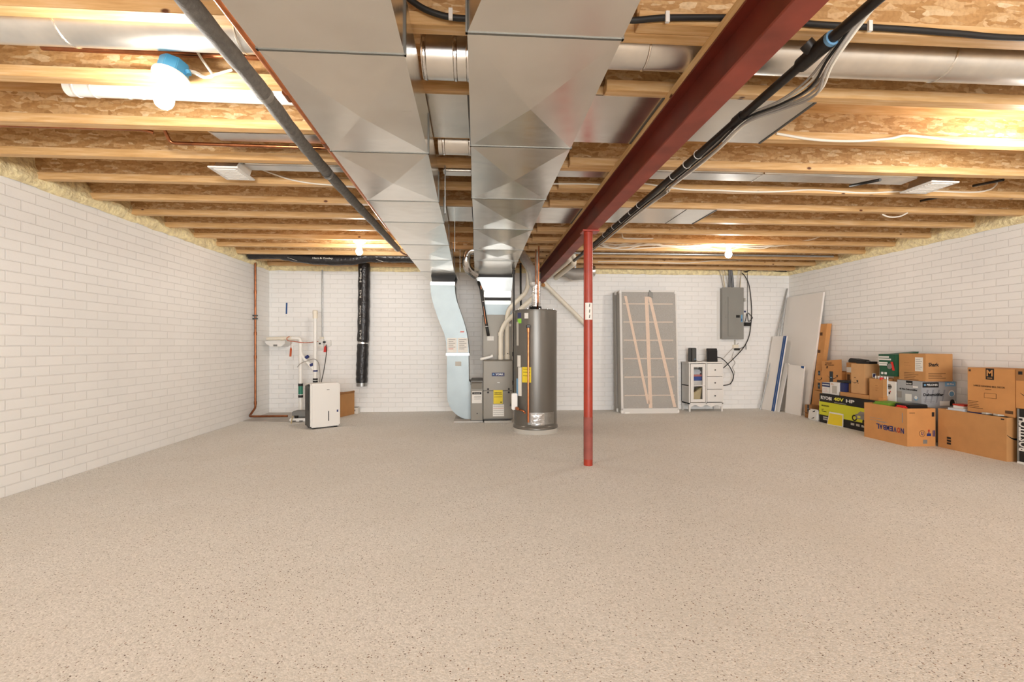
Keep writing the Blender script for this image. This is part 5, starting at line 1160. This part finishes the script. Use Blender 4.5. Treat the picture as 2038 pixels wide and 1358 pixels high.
# green carton
t = carton('green printed carton balanced on the cartons beside the big brown one', 5.11, 5.42, 5.49, 5.73, .755, .275, 'box_green', taper=.012)
carton('plain brown carton under the green printed one', 5.21, 5.5, 5.498, 5.615, 0, .752, 'cardboard')
X = 5.105
for k, (w_, z) in enumerate(((.15, .985), (.18, .955), (.13, .91), (.12, .885))): MB().slab((X + .005 - .0003, 5.72, z), XF['u'], XF['v'], XF['n'], w_, .02, .001).build('print_line', 'box_white', t)
MB().lathe([(.035, 0), (.035, .0015)], (X + .004, 5.56, .88), (-1, 0, 0), 20).build('printed_picture', 'mid_grey', t); MB().slab((X + .004, 5.52, .83), XF['u'], Vector((0, .25, 1)).normalized(), XF['n'], .035, .11, .001).build('printed_picture', 'red_tag', t)
for y in (5.69, 5.64): MB().slab((X + .009, y, .775), XF['u'], XF['v'], XF['n'], .035, .028, .001).build('printed_icon', 'box_white', t)
t2 = MB().hexa([(5.11, 5.49, 1.03), (5.42, 5.49, 1.03), (5.45, 5.73, 1.03), (5.11, 5.73, 1.03), (5.25, 5.49, 1.034), (5.43, 5.49, 1.065), (5.46, 5.60, 1.065), (5.25, 5.73, 1.034)]).build('lid_flap', 'box_green', t)
# open smile cartons by the plank
t = carton('open brown carton with a smile mark and black tape, near the leaning carton', 5.28, 5.52, 6.555, 6.955, .432, .318, 'cardboard_orange', True)
smile(5.28, 6.74, .66, .2, t, 'L', .013); tape(5.28, 6.76, .58, .75, .07, t)
MB().hexa([(5.28, 6.955, .75), (5.28, 6.555, .75), (5.285, 6.555, .75), (5.285, 6.955, .75), (5.31, 7.0, .90), (5.31, 6.60, .935), (5.315, 6.60, .935), (5.315, 7.0, .90)]).build('raised_flap', 'cardboard_orange', t)
for k, s_ in enumerate(('made with', 'less material')): letters(s_, (5.2925 - .006 * k, 6.90, .865 - .028 * k), XF['u'], Vector((.17, 0, 1)), .13 + .05 * k, .02, 'print_brown', t)
MB().slab((5.284, 6.87, .79), XF['u'], Vector((.17, 0, 1)).normalized(), XF['n'], .03, .035, .001).build('print_mark', 'print_brown', t)
t = carton('brown carton with a white shipping label between the open and tall cartons', 5.345, 5.54, 6.29, 6.55, .43, .463, 'cardboard')
decal((5.3447, 6.54, .75), XF, .10, .075, 'paper_white', t, 'shipping_label'); MB().slab((5.3445, 6.53, .64), XF['u'], XF['v'], XF['n'], .05, .08, .001).build('print_mark', 'print_brown', t)
t = carton('narrow brown carton with a smile mark left of the open carton', 5.30, 5.48, 6.965, 7.115, .432, .313, 'cardboard_orange')
smile(5.30, 7.04, .61, .11, t, 'L', .01); tape(5.30, 7.04, .67, .745, .045, t); tape(5.30, 7.045, .46, .555, .05, t)
t = carton('brown open carton behind the small smile carton on the floor', 5.27, 5.5, 6.72, 7.125, 0, .43, 'cardboard', True)
MB().hexa([(5.27, 7.0, .30), (5.27, 6.86, .30), (5.275, 6.86, .30), (5.275, 7.0, .30), (5.25, 6.99, .14), (5.25, 6.87, .14), (5.255, 6.87, .14), (5.255, 6.99, .14)]).build('hanging_flap', 'paper_white', t)
t = carton('small brown carton with a smile mark on the floor by the low white panel', 5.13, 5.265, 6.98, 7.135, 0, .205, 'cardboard_dark')
t.location = (t.location.x, t.location.y, 0)
smile(5.13, 7.09, .09, .13, t, 'L', .012); tape(5.13, 7.055, .10, .205, .04, t)
t = thing('mailing_bag', 'white padded mailer with black marks on the floor in front of the small carton', 'package', (5.03, 6.8, 0))
MB().hexa([(5.03, 6.945, 0), (5.02, 6.72, 0), (5.12, 6.73, 0), (5.12, 6.94, 0), (5.05, 6.945, .165), (5.04, 6.72, .175), (5.09, 6.73, .17), (5.09, 6.94, .165)]).build('bag', 'box_white', t, .02)
for z, y in ((.125, 6.84), (.025, 6.845)): MB().hexa([(5.024 + z * .12, y, z), (5.023 + z * .12, y - .05, z + .012), (5.026 + z * .12, y - .05, z + .012), (5.026 + z * .12, y, z), (5.024 + z * .12, y - .01, z + .01), (5.026 + z * .12, y - .06, z + .035), (5.028 + z * .12, y - .06, z + .035), (5.027 + z * .12, y - .01, z + .01)]).build('print_mark', 'print_black', t)
# dark clutter on top
random.seed(3)
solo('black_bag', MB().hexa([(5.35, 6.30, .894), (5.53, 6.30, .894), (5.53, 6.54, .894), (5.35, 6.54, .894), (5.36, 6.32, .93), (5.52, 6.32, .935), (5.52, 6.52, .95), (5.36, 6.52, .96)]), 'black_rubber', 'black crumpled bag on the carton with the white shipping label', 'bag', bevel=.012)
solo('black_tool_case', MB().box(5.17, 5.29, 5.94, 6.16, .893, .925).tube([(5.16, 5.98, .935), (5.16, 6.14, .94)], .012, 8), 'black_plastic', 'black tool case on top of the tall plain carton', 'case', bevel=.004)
